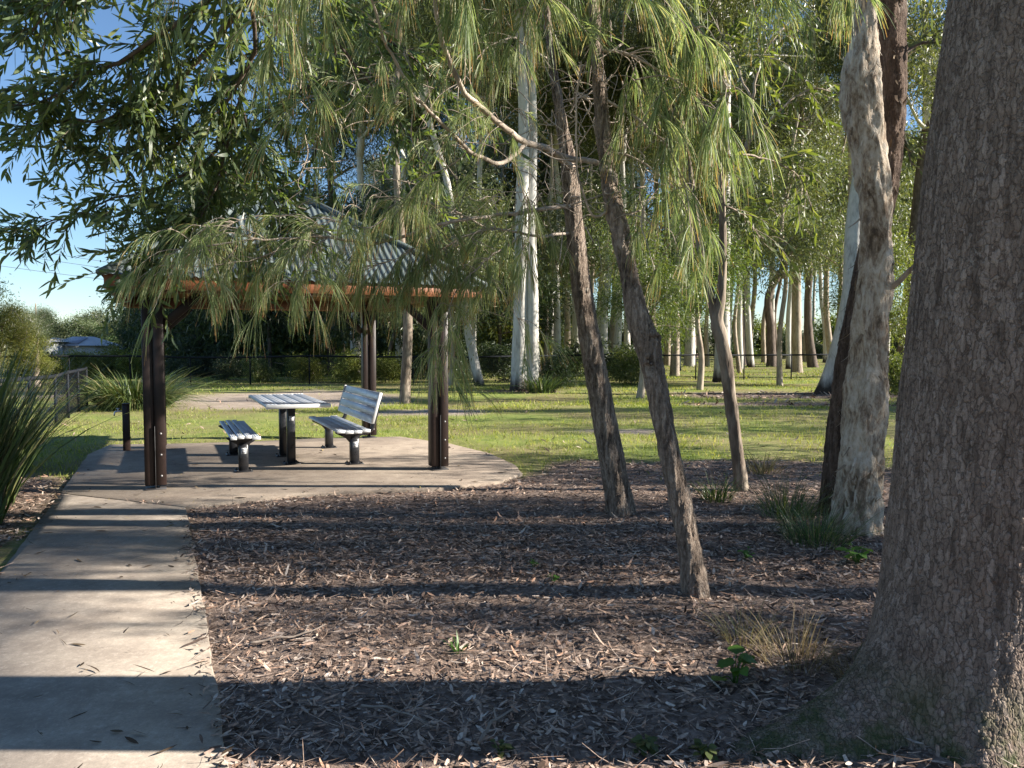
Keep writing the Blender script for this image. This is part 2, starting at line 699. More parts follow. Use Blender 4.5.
def paper_bark():
    M = Mat('paperbark')
    v = M.pos((1, 1, .30))
    n1 = M.noise(v, 9, 6, .65, 1.2)
    n2 = M.noise(M.pos(), 2.8, 4)
    n3 = M.noise(M.pos((1, 1, .45)), 42, 5, .7)
    t = M.math('ADD', M.math('MULTIPLY', n1, .5), M.math('ADD', M.math('MULTIPLY', n2, .2), M.math('MULTIPLY', n3, .3)))
    col = M.ramp(t, [(.38, (.09, .065, .045)), (.45, (.26, .195, .14)), (.51, (.45, .375, .29)), (.6, (.60, .53, .44))])
    M.set(col, .85, 0, .15)
    M.displace(t, .05, .5)
    return M.m


MAT_GROUND = ground_mat()
MAT_PATH = concrete_mat('path_concrete')
MAT_SLAB = concrete_mat('slab_concrete', (1.0, .95, .9))
MAT_LITTER = mulch_chip_mat()
MAT_BIG = bark_plates('big_trunk_bark', [(.138, .102, .080), (.238, .184, .150), (.37, .305, .26), (.054, .040, .032)], scale=56, stretch=.33, disp=.008, moss=True, spots=True)
MAT_CAS = furrow_bark('she_oak_bark', [(.055, .041, .033), (.21, .163, .128), (.41, .335, .27), (.42, .39, .34)])
MAT_PAPER = paper_bark()
MAT_BROWN = furrow_bark('brown_bark', [(.04, .028, .022), (.105, .074, .057), (.19, .14, .11), (.25, .21, .18)], 22)
MAT_GUM = gum_bark('white_gum_bark', (.56, .535, .49), (.45, .43, .40), (.26, .245, .225), (.05, .038, .03), .6)
MAT_GUM2 = gum_bark('pale_gum_bark', (.60, .57, .52), (.47, .44, .40), (.27, .24, .21))
MAT_TAN = gum_bark('tan_gum_bark', (.42, .35, .28), (.31, .25, .195), (.15, .115, .09))
MAT_DARKBARK = gum_bark('dark_bark', (.17, .13, .105), (.105, .08, .065), (.05, .038, .03))
MAT_GREY = gum_bark('grey_mottled_bark', (.30, .25, .195), (.15, .115, .088), (.06, .045, .034))
MAT_TWIG = gum_bark('pale_branch_bark', (.46, .38, .31), (.34, .28, .225), (.17, .135, .11))
MAT_NEEDLE = leaf_mat('she_oak_needles', [(0, (.11, .155, .075)), (.3, (.20, .265, .11)), (.65, (.31, .37, .17)), (.9, (.47, .49, .30)), (1, (.44, .34, .2))], .45,
                      (1.3, 1.35, .8), .5, .3, tip=(.68, .60, (.50, .24, .10)), jitter=.1)
MAT_WATTLE = leaf_mat('wattle_leaves', [(0, (.060, .096, .056)), (.4, (.105, .155, .078)), (.8, (.155, .21, .092)), (1, (.22, .26, .11))], .40, (1.6, 1.7, .5), .38, .45, jitter=.15)
MAT_LEAF_B = leaf_mat('fresh_leaves', [(0, (.056, .082, .030)), (.4, (.095, .132, .048)), (.8, (.145, .18, .068)), (1, (.21, .225, .095))], .40, (1.5, 1.5, .45), .42, .4)
MAT_LEAF_G = leaf_mat('gum_leaves', [(0, (.058, .078, .038)), (.4, (.10, .13, .062)), (.8, (.15, .178, .088)), (1, (.22, .225, .13))], .36, (1.45, 1.4, .6), .4, .4)
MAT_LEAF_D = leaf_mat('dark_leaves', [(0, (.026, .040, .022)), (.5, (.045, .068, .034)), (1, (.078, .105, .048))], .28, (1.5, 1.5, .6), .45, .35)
MAT_LEAF_Y = leaf_mat('yellow_green_leaves', [(0, (.12, .15, .033)), (.5, (.18, .215, .045)), (1, (.27, .27, .085))], .4, (1.3, 1.2, .5), .5, .3)
MAT_STRAP = leaf_mat('strappy_leaves', [(0, (.030, .055, .020)), (.5, (.060, .10, .032)), (.85, (.11, .15, .05)), (1, (.27, .24, .12))], .25, (1.5, 1.5, .5), .4, .5)
MAT_GRASS = leaf_mat('grass_blades', [(0, (.13, .20, .042)), (.5, (.235, .315, .064)), (.85, (.34, .39, .11)), (1, (.50, .44, .22))], .42, (1.4, 1.35, .5), .55, .3, jitter=0)
MAT_STRAW = leaf_mat('dry_grass', [(0, (.17, .13, .065)), (.5, (.28, .225, .12)), (.8, (.38, .32, .19)), (1, (.13, .15, .05))], .3, (1.2, 1.1, .8), .6, .2)


def corrugated_mat():
    M = Mat('corrugated_steel')
    v = M.pos()
    n1 = M.noise(v, 1.6, 5, .65)
    n2 = M.noise(v, 18, 4, .7)
    col = M.ramp(n1, [(.3, (.07, .095, .097)), (.7, (.13, .155, .15))])
    col = M.mix(M.ramp(n2, [(.56, 0.0), (.7, .5)]), col, (.12, .10, .075))
    M.set(col, .5, .1, .4)
    return M.m


def timber_mat(name, a, b, rough=.55):
    M = Mat(name)
    v = M.pos((1, 1, 1))
    n1 = M.noise(M.pos((6, 6, 1)), 2.5, 5, .6)
    n2 = M.noise(v, 24, 4, .6)
    col = M.ramp(M.math('ADD', M.math('MULTIPLY', n1, .6), M.math('MULTIPLY', n2, .4)), [(.32, a), (.66, b)])
    M.set(col, rough, 0, .4)
    M.bump(n2, .15, .005)
    return M.m


MAT_ROOF = corrugated_mat()
MAT_POST = timber_mat('dark_stained_timber', (.013, .0075, .0065), (.030, .017, .014), .5)
MAT_STEEL_D = plain('dark_steel', (.05, .048, .05), .6, .1, .2)
MAT_FASCIA = timber_mat('red_brown_timber', (.15, .052, .024), (.30, .11, .045), .55)
MAT_SOFFIT = timber_mat('rafter_timber', (.10, .042, .022), (.17, .075, .04), .6)
MAT_BOLT = plain('galvanised_bolt', (.55, .55, .56), .35, .9, .15)
MAT_BOLT_DULL = plain('weathered_bolt', (.26, .25, .25), .55, .5, .2)
MAT_ALU = plain('aluminium_slat', (.56, .61, .69), .42, .35, .08, 4, .03, 120)
MAT_ALU_END = plain('cast_end_cap', (.66, .66, .66), .5, .4, .08)
MAT_BLACK = plain('black_powder_coat', (.014, .014, .016), .32, 0, .3, 8, .05, 60)
MAT_LABEL = plain('sticker_paper', (.55, .56, .57), .6, 0, .15, 60, 0)
MAT_INK = plain('sticker_print', (.10, .10, .11), .6, 0, .1, 60, 0)
MAT_FENCE = plain('black_fence_wire', (.012, .014, .018), .75, 0, .2, spec=.15)
MAT_FENCE_GREY = plain('grey_galvanised', (.30, .31, .32), .5, .6, .2)
MAT_WALL = plain('pale_cladding', (.42, .44, .47), .7, 0, .06, 2, .05)
MAT_HROOF = plain('pale_roof_metal', (.50, .49, .50), .5, .1, .05, 2, .02)
MAT_HROOF_G = plain('grey_roof_panel', (.30, .30, .36), .4, .1, .1, 2, .02)
MAT_WINDOW = plain('dark_window_glass', (.03, .035, .045), .15, 0, .2, 3, 0)
MAT_GREEN = leaf_mat('weed_leaves', [(0, (.055, .12, .022)), (.6, (.085, .19, .03)), (1, (.13, .24, .05))], .4, (1.4, 1.5, .4), .45, .4, jitter=.1)
MAT_DEADLEAF = leaf_mat('fallen_leaves', [(0, (.12, .075, .045)), (.4, (.22, .14, .08)), (.75, (.33, .22, .12)), (1, (.45, .34, .13))], .1, (1, 1, 1), .7, .2, jitter=0)
MAT_PATHLIT = leaf_mat('path_litter', [(0, (.05, .034, .025)), (.7, (.11, .075, .05)), (.92, (.20, .14, .085)), (1, (.45, .34, .13))], .05, (1, 1, 1), .8, .1, jitter=0)
MAT_STICK = timber_mat('dead_wood', (.13, .10, .08), (.30, .25, .21), .85)
MAT_WIRE = plain('cable', (.05, .05, .055), .5, .2, .1)

# ------------------------------------------------------------------ ground sheet
def axis(parts):
    out = []
    for a, b, st in parts:
        out.append(np.arange(a, b, st))
    return np.concatenate(out + [[parts[-1][1]]])


gx = axis([(-900, -300, 100), (-300, -60, 20), (-60, -20, 2), (-20, -9, .4), (-9, 9, .14), (9, 20, .4), (20, 60, 2), (60, 300, 20), (300, 900, 100)])
gy = axis([(-300, -60, 40), (-60, -8, 4), (-8, 0, .6), (0, 14, .14), (14, 40, .35), (40, 100, 2), (100, 300, 20), (300, 1500, 100)])
X, Y = np.meshgrid(gx, gy)
Z = gh(X, Y)
mg = Mesh()
nx, ny = len(gx), len(gy)
i = np.arange(ny - 1)[:, None]
j = np.arange(nx - 1)[None]
a = i * nx + j
mg.add(np.stack([X, Y, Z], -1), np.stack([a, a + 1, a + 1 + nx, a + nx], -1).reshape(-1, 4))
ground = mg.build('ground', MAT_GROUND, smooth=True)
tag(ground, kind='structure')
for nm, fn in (('mulch', mulch_mask), ('dirt', dirt_mask)):
    at = ground.data.attributes.new(nm, 'FLOAT', 'POINT')
    at.data.foreach_set('value', fn(X.ravel(), Y.ravel()).astype(np.float32))


def slab_obj(name, poly, z0, z1, mat):
    n = len(poly)
    m = Mesh()
    # subdivide outline with a little raggedness, top face as one polygon, bevel rim
    pts = []
    for k in range(n):
        p, q = np.asarray(poly[k]), np.asarray(poly[(k + 1) % n])
        L = np.linalg.norm(q - p)
        c = max(1, int(L / .12))
        for t in range(c):
            w = p + (q - p) * t / c
            pts.append(w + (np.array([vnoise(w[0] * 9, w[1] * 9, 0, 3), vnoise(w[0] * 9, w[1] * 9, 5, 4)]) - .5) * .018)
    pts = np.array(pts)
    k = len(pts)
    ctr = pts.mean(0)
    d = norm(pts - ctr)
    V = np.vstack([np.c_[pts, np.full(k, z0)], np.c_[pts, np.full(k, z1 - .008)], np.c_[pts - d * .008, np.full(k, z1)]])
    q = np.arange(k)
    r1 = np.stack([q, (q + 1) % k, (q + 1) % k + k, q + k], -1)
    m.add(V, [np.vstack([r1, r1 + k]), (np.arange(k) + 2 * k)[None]])
    return tag(m.build(name, mat), kind='structure')


# keep every outline anticlockwise so faces look up
def ccw(p):
    p = [np.asarray(q) for q in p]
    s = sum(p[k][0] * p[(k + 1) % len(p)][1] - p[(k + 1) % len(p)][0] * p[k][1] for k in range(len(p)))
    return p if s > 0 else p[::-1]


slab_obj('path', ccw(PATH_POLY), -.12, .016, MAT_PATH)
slab_obj('shelter_slab', ccw(SLAB), -.12, .024, MAT_SLAB)

# ------------------------------------------------------------------ leaf litter and grass (uncountable)
def litter():
    m = Mesh()
    def chips(N_, y0, y1, pw, lmin, lmax, wmin, wmax, prof, zoff, tilt, keep):
        y = y0 + (y1 - y0) * R.random(N_) ** pw
        x = (R.random(N_) * 2 - 1) * (y * .75 + 2.2) + .3
        k = keep(x, y)
        x, y = x[k], y[k]
        n_ = len(x)
        th = R.random(n_) * 2 * math.pi
        tl = R.normal(0, tilt, n_)
        D = np.stack([np.cos(th) * np.cos(tl), np.sin(th) * np.cos(tl), np.sin(tl)], -1)
        S = norm(np.cross(D, norm(np.array([0, 0, 1.0]) + R.normal(0, .35, (n_, 3)))))
        L = R.uniform(lmin, lmax, n_)
        W = R.uniform(wmin, wmax, n_) / 2
        Cv = R.normal(0, .16, (n_, 3)) * np.where(R.random(n_) < .25, 2.4, 1.0)[:, None]
        z = gh(x, y) + zoff + .03 * (poly_sd(x, y, PATH_POLY) < .01) + np.abs(R.normal(0, .006, n_)) + np.abs(np.sin(tl)) * L * .35
        V, Fq, _ = strips(np.stack([x, y, z], -1) - D * L[:, None] * .5, D, S, L, W, Cv, prof)
        m.add(V, Fq)
    inm = lambda x, y: (mulch_mask(x, y) > R.random(len(x)) * .8 + .1) & (poly_sd(x, y, PATH_POLY) > -.10 * R.random(len(x)) ** 3) & (poly_sd(x, y, SLAB) > -.05)
    chips(46000, 1.6, 6.5, 1.2, .015, .05, .005, .016, [.8, 1, .7], .004, .09, inm)
    chips(15000, 1.6, 6.5, 1.2, .03, .085, .007, .020, LANCE, .008, .11, inm)
    chips(30000, 1.6, 8.0, 1.2, .03, .13, .0014, .0035, [1, 1, .8], .010, .16, inm)
    chips(64000, 5.0, 12.5, 1.1, .02, .07, .007, .020, [.6, 1, .6], .006, .08, inm)
    chips(7000, 16, 27, 1.0, .10, .22, .03, .06, [.6, 1, .6], .006, .25, lambda x, y: mulch_mask(x, y) > .4)
    # a thin scatter of leaves on the edge strip of the mulch bed and in the grass close by
    chips(500, 9, 22, 1.0, .06, .13, .015, .03, LANCE, .03, .3, lambda x, y: (mulch_mask(x, y) < .5) & (poly_sd(x, y, SLAB) > 0))
    return tag(m.build('leaf_litter', MAT_LITTER), 'brown wood chips, twigs and dry leaves covering the mulch bed', 'leaf litter', kind='stuff')


litter()


def path_litter():
    m = Mesh()
    N_ = 5200
    y = 1.8 + 9.5 * R.random(N_) ** 1.2
    x = R.uniform(-6, .5, N_)
    dp, ds = poly_sd(x, y, PATH_POLY), poly_sd(x, y, SLAB)
    edge = np.exp(-np.abs(np.minimum(dp, ds)) / .18)
    k = (np.minimum(dp, ds) < -.01) & (R.random(N_) < .18 + .8 * edge)
    x, y = x[k], y[k]
    n_ = len(x)
    th = R.random(n_) * 2 * math.pi
    D = np.stack([np.cos(th), np.sin(th), R.normal(0, .06, n_)], -1)
    S = norm(np.cross(D, norm(np.array([0, 0, 1.0]) + R.normal(0, .3, (n_, 3)))))
    L = R.uniform(.015, .11, n_)
    thin = R.random(n_) < .72
    W = np.where(thin, R.uniform(.0015, .003, n_), R.uniform(.005, .011, n_))
    z = np.where(poly_sd(x, y, SLAB) < 0, .024, .016) + .006 + np.abs(R.normal(0, .004, n_))
    V, Fq, _ = strips(np.stack([x, y, z], -1), D, S, L, W, R.normal(0, .18, (n_, 3)) * np.array([1, 1, .25]), LANCE)
    m.add(V, Fq)
    return tag(m.build('path_litter', MAT_PATHLIT), 'sparse dead leaves and twigs scattered over the concrete path', 'leaf litter', kind='stuff')


path_litter()


def grass():
    m = Mesh()
    def blades(N_, y0, y1, pw, hmin, hmax, wmin, wmax, dens, lean=.5):
        y = y0 + (y1 - y0) * R.random(N_) ** pw
        x = (R.random(N_) * 2 - 1) * (y * .78 + 3)
        k = dens(x, y) > R.random(N_)
        x, y = x[k], y[k]
        n_ = len(x)
        hard = np.minimum(poly_sd(x, y, PATH_POLY), poly_sd(x, y, SLAB))
        k = hard > .02
        x, y = x[k], y[k]
        n_ = len(x)
        D = norm(np.stack([R.normal(0, lean, n_), R.normal(0, lean, n_), np.ones(n_)], -1))
        th = R.random(n_) * math.pi
        S = np.stack([np.cos(th), np.sin(th), np.zeros(n_)], -1)
        L = R.uniform(hmin, hmax, n_) * (.5 + fbm(x * .8, y * .8, 0, 71))
        W = R.uniform(wmin, wmax, n_) / 2
        Cv = np.c_[R.normal(0, .3, (n_, 2)), -np.abs(R.normal(.15, .15, n_))]
        V, Fq, _ = strips(np.stack([x, y, gh(x, y) - .005], -1), D, S, L, W, Cv, [1, .75, .1])
        m.add(V, Fq)
    d = lambda x, y: np.clip(1.0 - mulch_mask(x, y) * 1.3, .012, 1) * np.clip(1 - dirt_mask(x, y) * 1.1, .03, 1) * np.clip(.10 + 2.4 * (fbm(x * .55, y * .55, 0, 81) - .36), .06, 1)
    blades(120000, 8.6, 20, 1.2, .04, .10, .006, .012, d)
    blades(90000, 18, 38, 1.1, .05, .13, .012, .024, d)
    blades(30000, 36, 75, 1.1, .08, .2, .03, .06, d)
    return tag(m.build('lawn_grass', MAT_GRASS), 'short sunlit green lawn grass between the mulch bed and the fence', 'grass', kind='stuff')


grass()

# ------------------------------------------------------------------ shelter
SU = np.array([.913, .407, 0])
SV = np.array([-.407, .913, 0])
UP = np.array([0, 0, 1.0])
SAX = np.array([SU, SV, UP])
SCN = np.array([-3.02, 10.25, 0])
HU, HV = 1.55, 1.75
ZS = .024


def shelter():
    t = thing('picnic_shelter', SCN, 'timber picnic shelter with a grey corrugated hip roof over the table', 'shelter')
    names = {(-1, -1): 'near'}
    for su in (-1, 1):
        for sv in (-1, 1):
            c = SCN + SU * su * HU + SV * sv * HV
            m = Mesh()
            # two timber halves either side of a steel plate
            for k in (-1, 1):
                m.box(c + SU * k * .053 + UP * (ZS + 1.09), (.100, .17 + .02 * k, 2.10), SAX, .008)
            m.box(c + UP * (ZS + 1.16), (.0056, .150, 2.16), SAX, .001)
            po = m.build('post', MAT_POST, t)
            s = Mesh()
            s.box(c + UP * (ZS + .33), (.0052, .20, .66), SAX, .002)
            s.box(c + UP * (ZS + .006), (.20, .22, .012), SAX, .002)
            s.build('steel_shoe', MAT_STEEL_D, po)
            for z in (.14, .36, .58):
                for k in (1,):
                    cc = c + SU * k * .056 - SV * .087 + UP * (ZS + z)
                    b = Mesh()
                    b.tube([cc + SV * .006, cc - SV * .010], .012, 8)
                    b.build('bolt', MAT_BOLT_DULL, po)
            # knee braces to the beams
            for ax, sg in ((SU, -su), (SV, -sv)):
                m = Mesh()
                p0, p1 = c + UP * 1.72 + ax * sg * .10, c + UP * 2.06 + ax * sg * .46
                d = norm(p1 - p0)
                o = norm(np.cross(d, SV if ax is SU else SU))
                m.box((p0 + p1) / 2, (np.linalg.norm(p1 - p0), .045, .09), np.array([d, np.cross(o, d), o]), .004)
                m.build('brace', MAT_POST, t)
    # beams between the posts
    for sv in (-1, 1):
        m = Mesh()
        m.box(SCN + SV * sv * HV + UP * 2.135, (2 * HU + .62, .09, .14), SAX, .006)
        m.build('beam', MAT_SOFFIT, t)
    for su in (-1, 1):
        m = Mesh()
        m.box(SCN + SU * su * HU + UP * 2.132, (.088, 2 * HV - .20, .13), SAX, .006)
        m.build('beam', MAT_SOFFIT, t)
    OV = .44
    eu, ev, ze, za = HU + OV, HV + OV, 2.20, 3.56
    # fascia boards
    for sv in (-1, 1):
        m = Mesh()
        m.box(SCN + SV * sv * (ev - .05) + UP * (ze - .062), (2 * eu - .06, .035, .14), SAX, .004)
        m.build('fascia', MAT_FASCIA, t)
    for su in (-1, 1):
        m = Mesh()
        m.box(SCN + SU * su * (eu - .05) + UP * (ze - .064), (.035, 2 * ev - .14, .138), SAX, .004)
        m.build('fascia', MAT_FASCIA, t)
    # four corrugated roof faces with a real wave, small apex
    apex = SCN + UP * za
    for (o, al, half, dep) in ((-SV, SU, eu, ev), (SV, -SU, eu, ev), (SU, SV, ev, eu), (-SU, -SV, ev, eu)):
        m = Mesh()
        pitch = .076
        nw = int(2 * half / pitch) * 8
        s = np.linspace(-half, half, nw + 1)
        rows = 14
        Vs = []
        slope_n = norm(o * (za - ze) + UP * dep)
        for k in range(rows + 1):
            # each corrugation line runs straight up the slope until it meets the hip
            f = k / rows
            t_top = 1 - np.abs(s) / half
            tt = f * t_top
            base = SCN + o * dep + UP * ze
            p = base[None] + al[None] * s[:, None] + (-o * dep + UP * (za - ze))[None] * tt[:, None]
            w = .009 * np.cos(s / pitch * 2 * math.pi)
            Vs.append(p + slope_n[None] * w[:, None])
        V = np.concatenate(Vs)
        i = np.arange(rows)[:, None]
        j = np.arange(nw)[None]
        a = i * (nw + 1) + j
        m.add(V, np.stack([a, a + 1, a + 2 + nw, a + 1 + nw], -1).reshape(-1, 4))
        m.build('roof_sheet', MAT_ROOF, t, smooth=True)
    for su in (-1, 1):
        for sv in (-1, 1):
            m = Mesh()
            c = SCN + SU * su * (eu + .01) + SV * sv * (ev + .01) + UP * (ze + .012)
            m.tube([c, apex + UP * .02], [.035, .045], 8)
            m.build('hip_cap', MAT_ROOF, t)
            m = Mesh()
            a_, b_ = SCN + SU * su * (eu - .09) + SV * sv * (ev - .09) + UP * (ze - .045), apex - UP * .14
            d = norm(b_ - a_)
            sd = norm(np.cross(d, UP))
            m.box((a_ + b_) / 2, (np.linalg.norm(b_ - a_), .05, .10), np.array([d, sd, np.cross(d, sd)]), .003)
            m.build('rafter', MAT_SOFFIT, t)
    m = Mesh()
    m.tube([apex - UP * .02, apex + UP * .05], [.11, .05], 10)
    m.build('roof_cap', MAT_ROOF, t)
    # ceiling lining just under the sheets
    m = Mesh()
    q = [SCN + SU * a_ * (eu - .08) + SV * b_ * (ev - .08) + UP * (ze - .02) for a_, b_ in ((-1, -1), (1, -1), (1, 1), (-1, 1))]
    m.add(np.array(q + [apex - UP * .10]), np.array([[1, 0, 4], [2, 1, 4], [3, 2, 4], [0, 3, 4]]))
    m.build('ceiling_lining', MAT_SOFFIT, t)
    return t


shelter()


# ------------------------------------------------------------------ table and benches
def slat(m, c, length, width, th, ax, bev=.006):
    m.box(c, (width, length, th), ax, bev)


def leg_mesh(c, top, w=.085, d=.13):
    m = Mesh()
    m.box(c + UP * (ZS + (top - ZS) / 2 + .0), (w, d, top - ZS), SAX, .012)
    m.box(c + UP * (ZS + .006), (.20, .22, .012), SAX, .003)
    for a_ in (-.075, .075):
        for b_ in (-.085, .085):
            q = c + SU * a_ + SV * b_ + UP * (ZS + .01)
            m.tube([q, q + UP * .018], .010, 6)
    return m


def sticker(parent, c, w=.06, h=.075):
    """pale maker's label on the face of a leg that looks to the path"""
    m = Mesh()
    m.box(c, (w, .002, h), SAX)
    o = m.build('sticker', MAT_LABEL, parent)
    k = Mesh()
    for q, ww in ((.022, .7), (.004, .8), (-.018, .55)):
        k.box(c - SV * .0016 + UP * q * h / .075, (w * ww, .0012, h * .13), SAX)

    k.build('printed_line', MAT_INK, o)
    return o


def table():
    c = np.array([-2.94, 10.05, 0])
    t = thing('picnic_table', c, 'silver slatted picnic table on two black pedestal legs in the shelter', 'table')
    top = .80
    W, L = .74, 2.05
    ws = W / 5
    for k in range(5):
        m = Mesh()
        cc = c + SU * ((k - 2) * ws) + UP * top
        m.box(cc, (ws - .009, L, .035), SAX, .006)
        for q in (-1, 0, 1):
            m.box(cc + SU * q * ws * .28 + UP * .0185, (.012, L - .01, .004), SAX, .0015)
        m.build('table_slat', MAT_ALU, t)
    for sg in (-1, 1):
        m = Mesh()
        m.box(c + SV * sg * (L / 2 + .012) + UP * (top - .003), (W + .01, .022, .05), SAX, .006)
        m.build('end_cap', MAT_ALU_END, t)
    for sg in (-1, 1):
        lc = c + SV * sg * .37
        o = leg_mesh(lc, top - .02, .10, .10).build('leg', MAT_BLACK, t)
        m = Mesh()
        m.box(lc + UP * (top - .045), (W * .82, .07, .045), SAX, .008)
        m.build('leg_bracket', MAT_BLACK, t)
        if sg < 0:
            sticker(o, lc - SV * .0515 + UP * .60, .055, .06)


def bench(c, back, label):
    t = thing('park_bench', c, label, 'bench')
    L = 2.05
    top = .45
    fw = .40
    # seat slats: slightly dished
    spec = [(-.155, .006, .106), (-.05, -.006, .106), (.055, -.006, .106), (.16, .004, .106)] if back else [(-.125, 0, .075), (-.045, .008, .075), (.035, .008, .075), (.125, -.010, .10)]
    for (u, dz, w) in spec:
        m = Mesh()
        m.box(c + SU * u + UP * (top + dz), (w - .008, L, .03), SAX, .009)
        for q in (-.3, 0, .3):
            m.box(c + SU * (u + q * w * .9) + UP * (top + dz + .016), (.010, L - .01, .004), SAX, .0015)
        m.build('seat_slat', MAT_ALU, t)
    for sg in (-1, 1):
        m = Mesh()
        for (u, dz, w) in spec:
            m.box(c + SU * u + SV * sg * (L / 2 + .008) + UP * (top + dz - .002), (w - .004, .016, .038), SAX, .004)
        if back:
            pass
        m.build('end_cap', MAT_ALU_END, t)
    if back:
        tilt = rad(16)
        bu = SU * math.cos(tilt + math.pi / 2) * -1
        up2 = norm(UP * math.cos(tilt) + SU * math.sin(tilt))
        nrm = norm(SU * math.cos(tilt) - UP * math.sin(tilt))
        AX = np.array([nrm, SV, up2])
        b0 = c + SU * .235 + UP * (top + .08)
        for k in range(4):
            m = Mesh()
            off = .055 + k * .102
            curl = .025 * (k == 3)
            m.box(b0 + up2 * off + nrm * curl * .6, (.03, L, .098), AX, .009)
            m.build('back_slat', MAT_ALU, t)
            # rounded ends
        for sg in (-1, 1):
            m = Mesh()
            m.box(b0 + up2 * .21 + SV * sg * (L / 2 + .008), (.042, .016, .40), AX, .006)
            m.build('back_end_cap', MAT_ALU_END, t)
    span = .84 if back else .76
    for sg in (-1, 1):
        lc = c + SV * sg * span + SU * (.05 if back else 0)
        o = leg_mesh(lc, top - .10, .11, .10).build('leg', MAT_BLACK, t)
        m = Mesh()
        # bracket flares out from the leg top to carry the slats
        pr = [(.055, top - .16), (.075, top - .10), (.185, top - .035), (.185, top - .017)]
        V = []
        for (h, z) in pr:
            for su in (-1, 1):
                for sv in (-1, 1):
                    V.append(lc - SU * (.05 if back else 0) * min(1, (z - (top - .16)) / .1) + SU * su * h + SV * sv * .032 + UP * z)
        V = np.array(V)
        q = []
        for r in range(3):
            a_ = r * 4
            for (i0, i1) in ((0, 1), (1, 3), (3, 2), (2, 0)):
                q.append([a_ + i1, a_ + i0, a_ + 4 + i0, a_ + 4 + i1])
        q.append([12, 14, 15, 13])
        q.append([0, 1, 3, 2])
        m.add(V, np.array(q))
        m.build('seat_bracket', MAT_BLACK, t)
        if back:
            m = Mesh()
            q = spline([c + SV * sg * span + SU * .10 + UP * (top - .05), c + SV * sg * span + SU * .25 + UP * (top - .02), c + SV * sg * span + SU * .305 + UP * (top + .08), c + SV * sg * span + SU * .36 + UP * (top + .28), c + SV * sg * span + SU * .395 + UP * (top + .42)], 14)
            m.tube(q, np.linspace(.032, .018, 14), 8)
            m.build('back_arm', MAT_BLACK, t)
        if sg < 0:
            sticker(o, lc - SV * .0515 + UP * .27, .06, .07)
    return t


table()
bench(np.array([-3.50, 9.82, 0]), False, 'backless silver slat bench on black legs, left of the table')
bench(np.array([-2.38, 10.46, 0]), True, 'silver slat bench with a reclined backrest, right of the table')

# short tap post beside the slab
tp = G(127, 452)
tpz = .024 if poly_sd(np.array([tp[0]]), np.array([tp[1]]), SLAB)[0] < 0 else gz(*tp)
t = thing('tap_post', (tp[0], tp[1], tpz), 'short dark square post carrying a small tap', 'post')
m = Mesh()
c = np.array([tp[0], tp[1], tpz])
m.box(c + UP * .325, (.095, .095, .65), SAX, .008)
m.box(c + UP * .66, (.105, .105, .022), SAX, .006)
m.build('post', MAT_POST, t)
m = Mesh()
q = c + UP * .56 - SU * .05
m.tube(spline([q, q - SU * .05, q - SU * .09 - UP * .01, q - SU * .10 - UP * .06], 8), .011, 8)
m.tube([q - SU * .05, q - SU * .05 + UP * .035], .008, 8)
m.box(q - SU * .05 + UP * .04, (.05, .014, .010), SAX, .003)
m.build('tap', MAT_BOLT, t)


# ------------------------------------------------------------------ fences
def fence(name, label, pts, h, post_step, cell, wire, mat_wire, mid=False):
    p0 = np.asarray(pts[0], float)
    t = thing(name, (p0[0], p0[1], gz(*p0)), label, 'fence')
    mesh = Mesh()
    rail = Mesh()
    for (a_, b_) in zip(pts[:-1], pts[1:]):
        a_, b_ = np.asarray(a_, float), np.asarray(b_, float)
        L = np.linalg.norm(b_ - a_)
        n = max(1, round(L / post_step))
        ps = [a_ + (b_ - a_) * k / n for k in range(n + 1)]
        Ps = [np.array([p[0], p[1], gz(*p)]) for p in ps]
        for k, q in enumerate(Ps):
            if k == 0 and a_ is not pts[0] and not np.allclose(a_, pts[0]):
                continue
            m = Mesh()
            m.tube([q - UP * .1, q + UP * (h + .04)], .028, 8)
            m.build('fence_post', MAT_FENCE, t)
        for q, w in zip(Ps[:-1], Ps[1:]):
            rail.tube([q + UP * h, w + UP * h], .036, 6)
            rail.tube([q + UP * .06, w + UP * .06], .006, 4)
            LL = np.linalg.norm(w - q)
            d = (w - q) / LL
            nn = int((LL + h) / cell)
            nrm = norm(np.cross(d, UP))
            for dirn in (1, -1):
                S0, S1 = [], []
                for kk in range(nn):
                    s0 = kk * cell - h
                    # line from (s0,0) to (s0+h,h), cut to the bay
                    lo, hi = max(0, -s0), min(h, LL - s0)
                    if hi - lo < .02:
                        continue
                    s_a, z_a, s_b, z_b = s0 + lo, lo, s0 + hi, hi
                    if dirn < 0:
                        s_a, s_b = LL - s_a, LL - s_b
                    S0.append(q + d * s_a + UP * (.05 + z_a * (h - .06) / h) + nrm * .004 * dirn)
                    S1.append(q + d * s_b + UP * (.05 + z_b * (h - .06) / h) + nrm * .004 * dirn)
                S0, S1 = np.array(S0), np.array(S1)
                D = S1 - S0
                LN = np.linalg.norm(D, axis=1)
                D = D / LN[:, None]
                for sd in (nrm[None] + 0 * D, np.cross(D, nrm[None])):
                    V, Fq, _ = strips(S0, D, norm(sd), LN, wire / 2, np.zeros_like(D), [1, 1])
                    mesh.add(V, Fq)
    rail.build('rail', MAT_FENCE, t)
    mesh.build('chain_link_mesh', mat_wire, t)
    return t


fence('chain_link_fence', 'long black chain-link fence running across the back of the lawn', [(-24, 29.5), (-8, 30.5), (0, 32.0), (6, 34.5), (22, 37.0)], 1.12, 2.3, .075, .005, MAT_FENCE)
fence('chain_link_fence', 'short black chain-link fence beside the strappy plants at left', [(-7.6, 10.6), (-8.7, 14.7), (-10.8, 19.6)], .96, 1.62, .065, .004, MAT_FENCE)


